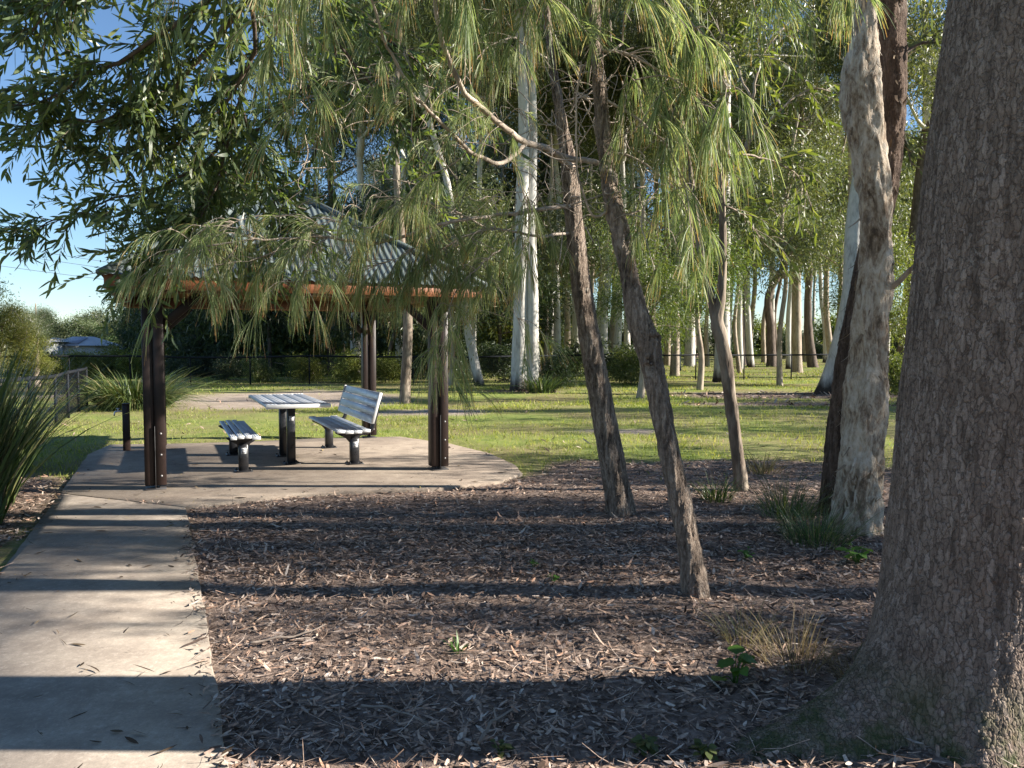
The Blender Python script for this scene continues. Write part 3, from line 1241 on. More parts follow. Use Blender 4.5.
# ------------------------------------------------------------------ plants: strappy clumps, weeds, tufts
def strap_clump(c, n_, lmin, lmax, w, spread, label, cat='plant', name='strappy_plant', mat=None, seed=1, group=None, droop=.8, lean_most=.6):
    g = np.random.default_rng(seed)
    c = np.array([c[0], c[1], gz(c[0], c[1])])
    th = g.random(n_) * 2 * math.pi
    rr = spread * np.sqrt(g.random(n_))
    out = np.stack([np.cos(th), np.sin(th), np.zeros(n_)], -1)
    P0 = c + out * rr[:, None]
    lean = g.uniform(.03, lean_most, n_)
    D = norm(out * lean[:, None] + UP + g.normal(0, .15, (n_, 3)))
    L = g.uniform(lmin, lmax, n_)
    Cv = out * g.uniform(.1, .5, n_)[:, None] * droop - UP * g.uniform(.15, .75, n_)[:, None] * droop
    S = norm(np.cross(D, out + g.normal(0, .4, (n_, 3))))
    V, Fq, _ = strips(P0, D, S, L, w / 2 * g.uniform(.7, 1.2, n_), Cv, [.8, 1, .95, .75, .45, .05])
    m = Mesh()
    m.add(V, Fq)
    o = m.build(name, mat or MAT_STRAP, loc=c)
    return tag(o, label, cat, group)


strap_clump((-4.66, 6.35), 660, 1.0, 1.85, .024, .36, 'tall dark strappy clump standing over the left edge of the path', seed=3, droop=.40, lean_most=.20)
strap_clump((-5.25, 7.3), 420, 1.1, 2.0, .024, .45, 'strappy clump behind the tallest one at the left path edge', seed=4, droop=.5, lean_most=.4)
strap_clump((-4.3, 5.3), 110, .35, .7, .014, .30, 'lower strappy clump nearest the camera at the left path edge', seed=5)
strap_clump((-6.3, 9.3), 200, .7, 1.2, .016, .4, 'strappy clump between the path edge and the left fence', seed=6, lean_most=.4)
strap_clump((-9.3, 19.0), 1100, .9, 1.6, .028, .75, 'big rounded strappy clump on the lawn behind the tap post', seed=7, droop=1.35)
strap_clump((-3.75, 4.95), 160, .15, .42, .004, .22, 'straw-coloured dry tuft at the left path edge', 'grass tuft', 'grass_tuft', MAT_STRAW, 9)
strap_clump((2.35, 5.9), 340, .20, .52, .0045, .24, 'green grassy tussock at the foot of the peeling trunk', 'grass tuft', 'grass_tuft', MAT_STRAP, 10)
strap_clump((2.45, 6.9), 280, .25, .6, .005, .26, 'taller dark tussock behind the one at the peeling trunk', 'grass tuft', 'grass_tuft', MAT_STRAP, 12)
strap_clump((2.02, 7.6), 130, .2, .42, .008, .16, 'small dark tuft beside the thin forked tree', 'grass tuft', 'grass_tuft', MAT_STRAP, 13)
strap_clump((1.33, 3.55), 150, .14, .38, .003, .15, 'wispy straw-coloured tuft left of the big trunk', 'grass tuft', 'grass_tuft', MAT_STRAW, 14)
strap_clump((1.18, 3.85), 80, .10, .30, .004, .12, 'thin dry tuft just behind the wispy straw tuft', 'grass tuft', 'grass_tuft', MAT_STRAW, 15)
strap_clump((1.50, 3.20), 120, .10, .28, .004, .14, 'low grey-green tuft against the root of the big trunk', 'grass tuft', 'grass_tuft', MAT_STRAW, 16)
strap_clump((.95, 25.0), 260, .5, 1.0, .03, .45, 'dark spiky clump at the foot of the twin white gums', seed=17)
strap_clump((3.0, 9.2), 90, .2, .4, .01, .2, 'pale grassy tuft behind the thin forked tree', 'grass tuft', 'grass_tuft', MAT_STRAW, 18)
strap_clump((-.27, 3.78), 12, .06, .13, .012, .02, 'tiny bright green sprout alone in the mulch', 'weed', 'weed', MAT_GREEN, 19, droop=.5)


def weed(px, py, n_, size, h, label, seed, wide=.45, mat=None):
    g = np.random.default_rng(seed)
    x, y = G(px, py)
    c = np.array([x, y, gz(x, y)])
    m = Mesh()
    th = g.random(n_) * 2 * math.pi
    out = np.stack([np.cos(th), np.sin(th), np.zeros(n_)], -1)
    top = c + out * (g.random(n_) * size * 1.3)[:, None] + UP * (h * g.uniform(.35, 1, n_))[:, None]
    for k in range(n_):
        m.tube(spline([c + out[k] * .01, (c + top[k]) / 2 + UP * h * .12, top[k]], 5), .0022, 4, False)
    D = norm(out + UP * g.uniform(-.1, .5, n_)[:, None])
    S = norm(np.cross(D, UP + g.normal(0, .3, (n_, 3))))
    L = size * g.uniform(.7, 1.25, n_)
    V, Fq, _ = strips(top - D * L[:, None] * .2, D, S, L, L * wide, -UP[None] * g.uniform(.1, .5, n_)[:, None], [.15, .8, 1, .85, .5, .04])
    m.add(V, Fq)
    return tag(m.build('weed', mat or MAT_GREEN, loc=c), label, 'weed')


weed(735, 684, 11, .075, .15, 'broad-leaved green weed standing in the mulch left of the straw tuft', 21)
weed(857, 562, 16, .08, .13, 'bright green broad-leaved weed beside the peeling trunk', 22)
weed(645, 748, 34, .035, .06, 'low dark creeping weed in the foreground shade', 23, .35, MAT_LEAF_B)
weed(706, 758, 22, .035, .06, 'small creeping weed beside the larger low creeping weed', 24, .35, MAT_LEAF_B)
weed(500, 755, 14, .035, .05, 'tiny creeping weed next to the fallen stick', 25, .35, MAT_LEAF_B)
weed(747, 556, 14, .04, .08, 'small yellow-green weed in a sun streak behind the leaning she-oak', 26, .4)
weed(533, 566, 10, .03, .05, 'tiny sunlit weed in the middle of the mulch bed', 27, .4)
weed(553, 580, 9, .03, .05, 'second tiny weed just right of another in the mulch', 28, .4)


def stick(px, py, L, r, ang, label, seed):
    g = np.random.default_rng(seed)
    x, y = G(px, py)
    d = np.array([math.cos(ang), math.sin(ang), 0])
    s = np.array([-d[1], d[0], 0])
    ps = []
    for k in np.linspace(-.5, .5, 7):
        q = np.array([x, y, 0]) + d * L * k + s * L * .06 * math.sin(k * 5 + seed)
        q[2] = gz(q[0], q[1]) + r + .02 + .015 * g.random()
        ps.append(q)
    m = Mesh()
    m.tube(spline(ps, 16), np.linspace(r, r * .55, 16), 7)
    b = ps[4]
    m.tube(spline([b, b + d * L * .1 + s * L * .08 + UP * .02, b + d * L * .18 + s * L * .13 + UP * .015], 6), np.linspace(r * .6, r * .25, 6), 6)
    return tag(m.build('fallen_stick', MAT_STICK, loc=np.array([x, y, gz(x, y)])), label, 'stick')


stick(494, 733, .30, .008, 1.1, 'crooked pale fallen stick in the shaded mulch', 1)
stick(395, 715, .34, .006, -.5, 'thin straight fallen stick at the edge of a sun streak', 2)
stick(640, 677, .22, .006, .1, 'short pale fallen stick in front of the leaning she-oak', 3)
stick(290, 640, .4, .007, .7, 'longer grey fallen stick near the path edge', 4)


# ------------------------------------------------------------------ foliage builders
def leaves_on(m, P0, D0, g, Lr, Wr, droop=.35, spread=.9, prof=LANCE, curl=.25):
    n_ = len(P0)
    D = norm(D0 * .55 + rv(g, n_) * spread - UP * droop)
    S = norm(np.cross(D, rv(g, n_)))
    L = g.uniform(*Lr, n_)
    Cv = g.normal(0, curl, (n_, 3)) - UP * .12
    V, Fq, _ = strips(P0, D, S, L, L * g.uniform(*Wr, n_) / 2, Cv, prof)
    m.add(V, Fq)


def rv(g, n):
    return norm(g.normal(size=(n, 3)))


def make_crown(seed, h, rd, nl, nsub, per, Lr, Wr, sig, mat, bark, droop=.5, r0=.12, flat=.55, base=.1, prof=(.1, 1, .08), low=0.0):
    """limbs and a leaf crown round the origin, returned unlinked to be copied"""
    g = np.random.default_rng(seed)
    mb, ml = Mesh(), Mesh()
    lead = spline([[0, 0, 0], [g.normal(0, .15), g.normal(0, .15), h * .35], [g.normal(0, .4), g.normal(0, .4), h * .75]], 8)
    mb.tube(lead, np.linspace(r0, r0 * .3, 8), 6)
    cl = []
    for k in range(nl):
        f = base + (1 - base) * (k + g.random() * .6) / nl
        s = lead[min(7, int(f * 7))]
        az = k * 2.4 + g.normal(0, .4)
        el = g.uniform(.25, 1.0) * flat + f * .4 - low
        d = np.array([math.cos(az) * math.cos(el), math.sin(az) * math.cos(el), math.sin(el)])
        ln = rd * g.uniform(.65, 1.1) * (1.05 - .45 * f)
        mid = s + d * ln * .5 + UP * ln * .12 + g.normal(0, .12 * ln, 3)
        end = s + d * ln + g.normal(0, .1 * ln, 3)
        q = spline([s, mid, end], 8)
        mb.tube(q, np.linspace(r0 * .5, r0 * .12, 8), 5)
        for w in range(nsub):
            t = g.uniform(.25, 1.0)
            p = q[min(7, int(t * 7))]
            dd = norm(d * .5 + g.normal(0, .7, 3) + UP * .1)
            l2 = ln * g.uniform(.2, .42)
            e = p + dd * l2
            mb.tube(spline([p, (p + e) / 2 + g.normal(0, .05 * l2, 3), e], 5), np.linspace(r0 * .14, r0 * .04, 5), 4, False)
            cl.append((p, e, dd))
    for (p, e, dd) in cl:
        n_ = int(per * g.uniform(.5, 1.4))
        t = g.uniform(.3, 1.15, n_)[:, None]
        P0 = p + (e - p) * t + g.normal(0, sig, (n_, 3)) * np.array([1, 1, .8])
        leaves_on(ml, P0, np.repeat(dd[None], n_, 0), g, Lr, Wr, droop, .8, prof)
    ob = mb.build('branch', bark)
    oc = ml.build('crown', mat)
    for o in (ob, oc):
        COL.objects.unlink(o)
    return ob, oc


GL = (.11, .19)
GWID = (.18, .3)
GUM_CR = [make_crown(100 + k, 7.0, 4.6, 11, 9, 320, GL, GWID, .55, MAT_LEAF_G, MAT_GUM2, .7, .16) for k in range(4)]
MID_CR = [make_crown(200 + k, 4.2, 2.3, 12, 8, 210, (.075, .135), (.22, .34), .36, MAT_LEAF_B, MAT_TAN, .5, .07, low=.15) for k in range(3)]
MIG_CR = [make_crown(220 + k, 4.4, 2.4, 12, 8, 210, (.08, .14), (.2, .32), .38, MAT_LEAF_G, MAT_TAN, .6, .07, low=.15) for k in range(3)]
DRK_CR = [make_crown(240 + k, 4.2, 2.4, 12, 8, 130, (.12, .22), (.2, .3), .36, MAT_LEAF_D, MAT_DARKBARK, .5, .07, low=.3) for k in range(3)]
BSH_CR = [make_crown(260 + k, 1.6, 1.2, 10, 6, 110, (.08, .15), (.25, .4), .22, MAT_LEAF_B, MAT_TAN, .2, .03, low=.1) for k in range(2)]
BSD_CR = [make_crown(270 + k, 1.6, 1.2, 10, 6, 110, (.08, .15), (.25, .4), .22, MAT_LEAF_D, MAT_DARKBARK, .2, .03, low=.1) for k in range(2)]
BSY_CR = [make_crown(280 + k, 1.6, 1.3, 10, 6, 110, (.09, .16), (.25, .4), .24, MAT_LEAF_Y, MAT_TAN, .2, .03, low=.1) for k in range(2)]
FAR_CR = [make_crown(300 + k, 9.0, 5.0, 13, 8, 190, (.22, .38), (.3, .45), .9, (MAT_LEAF_G, MAT_LEAF_D, MAT_LEAF_G)[k], MAT_GUM2, .5, .16, low=.1) for k in range(3)]
YEL_CR = [make_crown(230 + k, 4.2, 2.3, 12, 8, 170, (.08, .15), (.22, .34), .32, MAT_LEAF_Y, MAT_TAN, .4, .07, low=.25) for k in range(2)]
FAY_CR = [make_crown(320 + k, 5.0, 3.4, 11, 7, 100, (.22, .4), (.3, .45), .55, (MAT_LEAF_B, MAT_LEAF_Y)[k], MAT_TAN, .4, .10, low=.25) for k in range(2)]


def put_crown(parent, proto, loc, rz, sc):
    copy_part(proto[0], parent, loc, rz, sc)
    copy_part(proto[1], parent, loc, rz, sc)


def stem_rows(B, T, H, r0, r1, wob, g, n=6):
    d = (T - B) / max(T[2] - B[2], .1)
    rows = []
    for k in range(n):
        f = k / (n - 1)
        p = B + d * H * f
        if 0 < k:
            p = p + np.array([g.normal(0, wob), g.normal(0, wob), 0])
        rows.append([*p, r0 + (r1 - r0) * f ** .8])
    rows[0][2] -= .15
    return rows


def gum(px, d, top, wpx, H, mat, label, proto, sc, seed, flare=.35, name='gum_tree', cat='tree', group=None, crown_z=.8, twin=None, wob=.10, n=14):
    g = np.random.default_rng(seed)
    x = (px - 512) / F * d
    B = np.array([x, d, gz(x, d)])
    T = P(top[0], top[1], d)
    r0 = wpx / 2 * d / F
    t = thing(name, B, label, cat, group)
    stems = [(B, T, r0, H)]
    if twin:
        q = (twin[0] - 512) / F * d
        stems.append((np.array([q, d + .15, gz(q, d)]), P(twin[1], twin[2], d + .15), r0 * .85, H * .95))
    for (b, tt, r, hh) in stems:
        rows = stem_rows(b, tt, hh, r, r * .45, wob, g)
        V, Fq = trunk_mesh(rows, n, 44, .10, 1.2, flare, .45, 5, seed)
        Mesh().add(V, Fq).build('trunk', mat, t, smooth=True)
        e = np.array(rows[-1][:3])
        s = np.array(rows[max(1, int(crown_z * 5))][:3])
        put_crown(t, proto, s - B, g.random() * 6.3, sc * (1.45 if proto in GUM_CR else 1.15))
    return t


# ------------------------------------------------------------------ the big shaded trunk at right
def big_trunk():
    B = np.array([1.76, 3.08, gz(1.76, 3.08)])
    t = thing('rough_barked_tree', B, 'massive dark trunk with cracked scaly bark filling the right of the view', 'tree')
    rows = []
    for (z, cx, r) in ((-.25, 1.84, .37), (.0, 1.84, .362), (.25, 1.86, .35), (.5, 1.875, .34), (1.0, 1.90, .332), (1.6, 1.945, .327), (2.2, 1.99, .322), (3.0, 2.07, .312), (4.5, 2.19, .29), (7.0, 2.37, .25), (10, 2.5, .21)):
        rows.append([cx, 3.08, B[2] + z, r])
    n, m = 420, 560
    s = spline(rows, 400)
    # finer rows low down
    f = np.concatenate([np.linspace(0, .42, 470), np.linspace(.42, 1, 92)[1:]])
    s = np.stack([np.interp(f * 399, np.arange(400), s[:, k]) for k in range(4)], -1)
    # resample: first part of the spline holds the low trunk
    pts, r = s[:, :3], s[:, 3]
    th = np.arange(n) / n * 2 * math.pi
    h = (pts[:, 2] - B[2])[:, None]
    cx, cy = np.cos(th)[None], np.sin(th)[None]
    rr = r[:, None] * (1 + .07 * (fbm(cx * 1.3 + 5, cy * 1.3, h * .8, 8) - .5) * 2)
    rr = rr * (1 + .02 * (fbm(cx * 6 + 5, cy * 6, h * 5, 9) - .5) * 2)
    # buttress root running towards the path on the left front
    a0 = rad(196)
    dth = np.angle(np.exp(1j * (th - a0)))[None]
    hh = np.maximum(h, -.1)
    rr = rr + .34 * np.exp(-(dth / .34) ** 2) * np.exp(-hh / .15)
    for (a1, am, wd, hd) in ((rad(248), .12, .30, .17), (rad(318), .10, .35, .2), (rad(20), .2, .4, .2), (rad(100), .18, .4, .2)):
        d1 = np.angle(np.exp(1j * (th - a1)))[None]
        rr = rr + am * np.exp(-(d1 / wd) ** 2) * np.exp(-hh / hd)
    rr = rr + .05 * np.exp(-hh / .45)
    V = np.stack([pts[:, :1] + rr * cx, pts[:, 1:2] + rr * cy, np.repeat(pts[:, 2:3], n, 1)], -1).reshape(-1, 3)
    Mesh().add(V, grid_faces(len(pts), n)).build('trunk', MAT_BIG, t, smooth=True)
    put_crown(t, GUM_CR[1], (0.62, 0, 8.4), 1.0, 1.0)
    return t


big_trunk()


# ------------------------------------------------------------------ traced stems
def stem(name, rows_px, mat, parent, n, m, lump, lumpf, flare=0, flare_h=.3, seed=0, fine=.0, lobes=5):
    rows = []
    for (px, py, d, w) in rows_px:
        p = P(px, py, d)
        rows.append([*p, w / 2 * d / F])
    V, Fq = trunk_mesh(rows, n, m, lump, lumpf, flare, flare_h, lobes, seed, fine)
    return Mesh().add(V, Fq).build(name, mat, parent, smooth=True)


def base_of(px, py, d):
    p = P(px, py, d)
    return np.array([p[0], p[1], gz(p[0], p[1])])


# she-oaks
OAK_A = thing('she_oak_tree', base_of(620, 515, 6.95), 'upright she-oak trunk left of the leaning one, with pale bare upper limbs', 'tree')
stem('trunk', [(623, 532, 6.95, 31.0), (621, 512, 6.95, 28.4), (614, 470, 6.93, 24.9), (603, 410, 6.9, 23.2), (592, 350, 6.85, 21.5), (582, 290, 6.8, 19.8), (575, 230, 6.75, 18.1), (571, 190, 6.7, 16.3), (568, 160, 6.65, 14.6), (561, 120, 6.6, 10.3), (552, 60, 6.5, 7.7), (545, -20, 6.4, 6.9), (550, -160, 6.3, 5.2)],
     MAT_CAS, OAK_A, 40, 220, .10, 5, .28, .18, 2, .05)
OAK_B = thing('she_oak_tree', base_of(696, 597, 4.66), 'leaning she-oak trunk in front with a knotty burl halfway up', 'tree')
stem('trunk', [(698, 618, 4.66, 31.8), (696, 594, 4.66, 26.7), (690, 550, 4.67, 23.2), (680, 500, 4.68, 21.5), (669, 450, 4.71, 20.6), (659, 400, 4.74, 20.6), (652, 365, 4.76, 21.5), (648, 345, 4.78, 25.8), (638, 318, 4.8, 22.4), (630, 280, 4.83, 18.1), (622, 240, 4.87, 18.1), (611, 190, 4.92, 17.2), (604, 140, 4.96, 14.6), (599, 80, 5.0, 12.0), (595, 20, 5.05, 10.3), (590, -60, 5.1, 9.5), (584, -220, 5.2, 6.9)],
     MAT_CAS, OAK_B, 44, 260, .10, 6, .30, .12, 5, .05)


def burl():
    m = Mesh()
    g = np.random.default_rng(4)
    for (px, py, d, r0, w, th0) in ((655, 341, 4.725, .040, 1.15, -.6), (650, 360, 4.705, .032, .9, .9)):
        c = P(px, py, d)
        th = np.linspace(th0, th0 + 5.2, 22)
        q = np.array([c + np.array([math.cos(a) * r0 * .75, .012 * math.sin(a * 2) + .008 * math.sin(a * 5), math.sin(a) * r0 * w + .006 * math.sin(a * 3)]) for a in th])
        rr = .017 * np.sin(np.linspace(.25, math.pi - .25, 22)) + .004 * np.sin(th * 4)
        V, Fq = trunk_mesh(np.c_[q, np.maximum(rr, .005)], 14, 60, .3, 40, seed=3, fine=.1)
        m.add(V, Fq)
    m.build('burl', MAT_CAS, OAK_B, smooth=True)


burl()


class Spray:
    def __init__(s, tree, seed):
        s.tree = tree
        s.g = np.random.default_rng(seed)
        s.nd = Mesh()
        s.br = Mesh()
        s.tw = Mesh()

    def limb(s, px, r0, r1, seg=None):
        pts = np.array([P(*p) for p in px])
        n = max(8, len(pts) * 6)
        q = spline(pts, n)
        q = q + (fbm(q[:, :1] * 7, q[:, 1:2] * 7, q[:, 2:] * 7 + np.arange(3)[None] * 9, 3, 2) - .5) * .05
        s.br.tube(q, np.linspace(r0, r1, n), 7)
        return q

    def needles(s, q, n_tw, tl, per, nl, start=.25, up=0.0, wid=.0018):
        g = s.g
        T = norm(np.gradient(q, axis=0))
        n_tw = max(6, int(n_tw * .62))
        for k in range(n_tw):
            nc = max(2, round(n_tw / 5.5))
            t = min(1.0, start + (1 - start) * ((k % nc) + .5 + .36 * math.sin(nc * 3.1 + (k % nc) * 2.3) + g.normal(0, .10)) / nc)
            i = max(0, min(len(q) - 1, int(t * (len(q) - 1))))
            p, d = q[i], T[i]
            dd = norm(d * .6 + g.normal(0, .55, 3) * np.array([1, 1, .6]) + UP * (up - .1))
            l = tl * g.uniform(.4, 1.5)
            c = spline([p, p + dd * l * .5 + UP * l * .05, p + dd * l * .95 - UP * l * .22 * (1 - up)], 9)
            s.tw.tube(c, np.linspace(.0035, .0015, 9), 4, False)
            n_t = int(g.integers(2, 4))
            for u in range(n_t):
                n_ = int(per * .20 * g.uniform(.6, 1.4)) + 3
                b = g.uniform(.35, 1.0) * 8 if u else 7.6
                tt = np.clip(b + g.normal(0, .55, n_), 0, 7.99)
                ii = tt.astype(int)
                P0 = c[ii] + (c[ii + 1] - c[ii]) * (tt - ii)[:, None]
                ax = norm(dd * .55 + g.normal(0, .30, 3) - UP * (.55 - up * 1.0))
                D = norm(ax + rv(g, n_) * .27)
                L = g.uniform(*nl) * g.uniform(.7, 1.15, n_)
                Cv = -UP * g.uniform(.25, .6, n_)[:, None] * (1 - up * .6) + g.normal(0, .05, (n_, 3)) - D * .22
                S = norm(np.cross(D - UP, rv(g, n_)))
                V, Fq, at = strips(P0, D, S, L, wid * g.uniform(.75, 1.35, n_), Cv, [.7, 1, 1, .9, .5])
                s.nd.add(V, Fq, at)

    def dead(s, n_, px0, px1, d, tl=(.12, .4)):
        """bare curling twigs among the green"""
        g = s.g
        for k in range(n_):
            p = P(g.uniform(px0[0], px1[0]), g.uniform(px0[1], px1[1]), d + g.normal(0, .15))
            a = rv(g, 1)[0]
            l = g.uniform(*tl)
            c = spline([p, p + a * l * .35 + g.normal(0, .04, 3), p + a * l * .7 + g.normal(0, .05, 3) - UP * .02, p + a * l - UP * l * g.uniform(0, .5)], 12)
            s.tw.tube(c, np.linspace(.005, .0015, 12), 4, False)

    def done(s):
        if s.br.n:
            s.br.build('branch', MAT_TWIG, s.tree, smooth=True)
        s.tw.build('twig', MAT_TWIG, s.tree)
        s.nd.build('needle_foliage', MAT_NEEDLE, s.tree, attr_name='tip')


SA = Spray(OAK_A, 5)
q = SA.limb([(572, 168, 6.62), (548, 150, 6.2), (525, 143, 5.8), (505, 128, 5.5), (470, 98, 5.2), (447, 55, 5.0), (436, 0, 4.8), (430, -80, 4.6)], .030, .010)
SA.needles(q, 22, .45, 55, (.15, .28), .3)
q = SA.limb([(526, 145, 5.82), (512, 158, 5.65), (495, 164, 5.5), (470, 150, 5.2), (443, 123, 5.0), (413, 97, 4.8), (390, 50, 4.6), (370, 0, 4.4), (355, -60, 4.3)], .018, .006)
SA.needles(q, 30, .38, 60, (.14, .26), .3, .25)
q = SA.limb([(553, 152, 6.35), (575, 160, 6.1), (597, 164, 5.9)], .026, .020)
q = SA.limb([(413, 97, 4.8), (385, 78, 4.7), (350, 84, 4.6), (322, 100, 4.6)], .006, .003)
SA.needles(q, 20, .30, 70, (.18, .32), .15)
q = SA.limb([(568, 205, 6.68), (520, 214, 6.5), (450, 222, 6.2), (380, 243, 6.0), (330, 238, 5.8), (270, 238, 5.6), (205, 248, 5.4), (182, 254, 5.3)], .018, .004)
SA.needles(q, 50, .40, 55, (.15, .30), .38)
q = SA.limb([(380, 243, 6.0), (350, 225, 5.95), (310, 218, 5.9), (260, 215, 5.8), (215, 228, 5.7)], .007, .002)
SA.needles(q, 20, .30, 50, (.14, .26), .15)
q = SA.limb([(450, 222, 6.2), (420, 245, 6.1), (390, 262, 6.0), (362, 268, 5.95)], .006, .002)
SA.needles(q, 52, .30, 55, (.16, .28), .1)
q = SA.limb([(330, 238, 5.8), (250, 258, 5.6), (210, 266, 5.5), (185, 268, 5.45)], .005, .002)
SA.needles(q, 26, .26, 50, (.14, .26), .1)
q = SA.limb([(330, 238, 5.8), (305, 255, 5.6), (292, 285, 5.5)], .005, .002)
SA.needles(q, 20, .30, 60, (.16, .3), .1)
q = SA.limb([(270, 238, 5.6), (235, 228, 5.5), (190, 225, 5.4)], .004, .002)
SA.needles(q, 16, .28, 50, (.16, .28), .1)
q = SA.limb([(573, 235, 6.72), (530, 235, 6.5), (490, 230, 6.4), (450, 243, 6.3), (428, 265, 6.2)], .014, .003)
SA.needles(q, 50, .35, 60, (.18, .32), .2)
q = SA.limb([(520, 238, 6.45), (482, 262, 6.2), (456, 292, 6.1), (444, 330, 6.0), (447, 362, 5.95)], .008, .002)
SA.needles(q, 44, .28, 60, (.18, .34), .12)
q = SA.limb([(482, 262, 6.2), (500, 290, 6.1), (520, 325, 6.05)], .004, .002)
SA.needles(q, 14, .26, 50, (.16, .3), .1)
q = SA.limb([(512, 158, 5.65), (522, 190, 5.7), (530, 225, 5.75), (520, 255, 5.8)], .006, .002)
SA.needles(q, 20, .28, 60, (.16, .3), .2)
q = SA.limb([(490, 230, 6.4), (440, 205, 6.1), (395, 205, 5.9), (345, 218, 5.9)], .007, .002)
SA.needles(q, 44, .34, 50, (.16, .3), .15)
q = SA.limb([(470, 150, 5.2), (440, 170, 5.3), (400, 185, 5.4), (370, 200, 5.5)], .005, .002)
SA.needles(q, 18, .32, 55, (.16, .3), .15)
q = SA.limb([(552, 60, 6.5), (510, 40, 6.1), (480, 55, 5.8), (455, 90, 5.6)], .009, .003)
SA.needles(q, 24, .38, 55, (.16, .30), .15)
q = SA.limb([(430, -80, 4.6), (390, -75, 4.4), (330, -50, 4.2), (290, -15, 4.15), (275, 30, 4.2)], .009, .003)
SA.needles(q, 34, .30, 65, (.18, .33), .15)
q = SA.limb([(330, -50, 4.2), (270, -62, 4.3), (215, -52, 4.3), (165, -35, 4.35)], .006, .002)
SA.needles(q, 24, .26, 60, (.16, .30), .1)
q = SA.limb([(436, -10, 4.8), (470, -25, 4.6), (505, -22, 4.5), (535, 0, 4.5)], .006, .002)
SA.needles(q, 24, .30, 65, (.18, .33), .1)
SA.dead(70, (500, 60), (610, 215), 6.1)
SA.dead(40, (300, 60), (480, 220), 5.3)
SA.dead(25, (440, 180), (560, 260), 6.1)
SA.done()

SB = Spray(OAK_B, 6)
q = SB.limb([(597, 52, 5.03), (625, 53, 4.95), (655, 68, 4.85), (685, 88, 4.75), (708, 122, 4.7)], .011, .003)
SB.needles(q, 42, .36, 70, (.20, .36), .2)
q = SB.limb([(601, 98, 5.0), (640, 120, 4.9), (668, 148, 4.8), (690, 190, 4.75)], .010, .003)
SB.needles(q, 24, .34, 65, (.18, .32), .25)
q = SB.limb([(606, 150, 4.95), (645, 165, 4.95), (680, 195, 4.95), (698, 235, 4.95)], .008, .003)
SB.needles(q, 15, .30, 60, (.18, .30), .3)
q = SB.limb([(592, -20, 5.08), (640, -35, 4.8), (685, 18, 4.55), (714, 58, 4.5), (732, 98, 4.45)], .010, .003)
SB.needles(q, 26, .22, 60, (.18, .30), .3)
q = SB.limb([(588, -140, 5.15), (650, -130, 4.9), (705, -75, 4.8), (752, -15, 4.8)], .010, .003)
SB.needles(q, 30, .32, 65, (.20, .34), .25)
q = SB.limb([(590, -60, 5.1), (555, -95, 4.7), (500, -75, 4.4), (455, -25, 4.3)], .010, .003)
SB.needles(q, 30, .32, 65, (.20, .34), .2)
q = SB.limb([(592, -20, 5.08), (572, -40, 4.8), (545, -20, 4.6), (525, 12, 4.55)], .008, .003)
SB.needles(q, 22, .30, 60, (.18, .33), .2)
q = SB.limb([(586, -180, 5.15), (615, -110, 4.7), (600, -45, 4.4), (628, -10, 4.35)], .008, .003)
SB.needles(q, 28, .30, 65, (.20, .34), .3)
q = SB.limb([(706, -80, 4.8), (780, -95, 4.9), (832, -60, 5.0), (848, -15, 5.0)], .007, .003)
SB.needles(q, 16, .20, 60, (.18, .3), .6)
q = SB.limb([(614, 205, 4.9), (600, 215, 4.85), (588, 205, 4.8), (575, 140, 4.7), (580, 60, 4.6)], .010, .005)
SB.dead(60, (560, 40), (660, 230), 4.9)
SB.done()


# thin forked tree
def leafy(tree, guides, seed, n_tw, tl, per, Lr, Wr, mat, bark, droop=.3, start=.15, twigs=1.0):
    g = np.random.default_rng(seed)
    mb, ml = Mesh(), Mesh()
    for (px, r0, r1, *o) in guides:
        o = [int(o[0] * twigs)] + o[1:] if o else [int(n_tw * twigs)]
        pts = np.array([P(*p) if len(p) == 3 else p[1:] for p in px])
        n = max(8, len(pts) * 5)
        q = spline(pts, n)
        q = q + (fbm(q[:, :1] * 5, q[:, 1:2] * 5, q[:, 2:] * 5 + np.arange(3)[None] * 9, 3, 2) - .5) * .07
        mb.tube(q, np.linspace(r0, r1, n), 6)
        T = norm(np.gradient(q, axis=0))
        k_tw = o[0] if o else n_tw
        st = o[1] if len(o) > 1 else start
        for k in range(k_tw):
            t = st + (1 - st) * (k + g.random()) / k_tw
            i = min(n - 1, int(t * (n - 1)))
            d = norm(T[i] * .7 + g.normal(0, .6, 3) - UP * .1)
            l = tl * g.uniform(.5, 1.35)
            c = spline([q[i], q[i] + d * l * .5 + UP * l * .06, q[i] + d * l - UP * l * .12], 7)
            mb.tube(c, np.linspace(.004, .0015, 7), 4, False)
            n_ = max(3, int(per * g.uniform(.6, 1.3)))
            tt = np.linspace(.12, 1, n_) * 6
            ii = np.minimum(tt.astype(int), 5)
            P0 = c[ii] + (c[ii + 1] - c[ii]) * (tt - ii)[:, None]
            leaves_on(ml, P0, np.repeat(d[None], n_, 0) * 1.3, g, Lr, Wr, droop, .6)
    mb.build('branch', bark, tree, smooth=True)
    ml.build('leaf_crown', mat, tree)


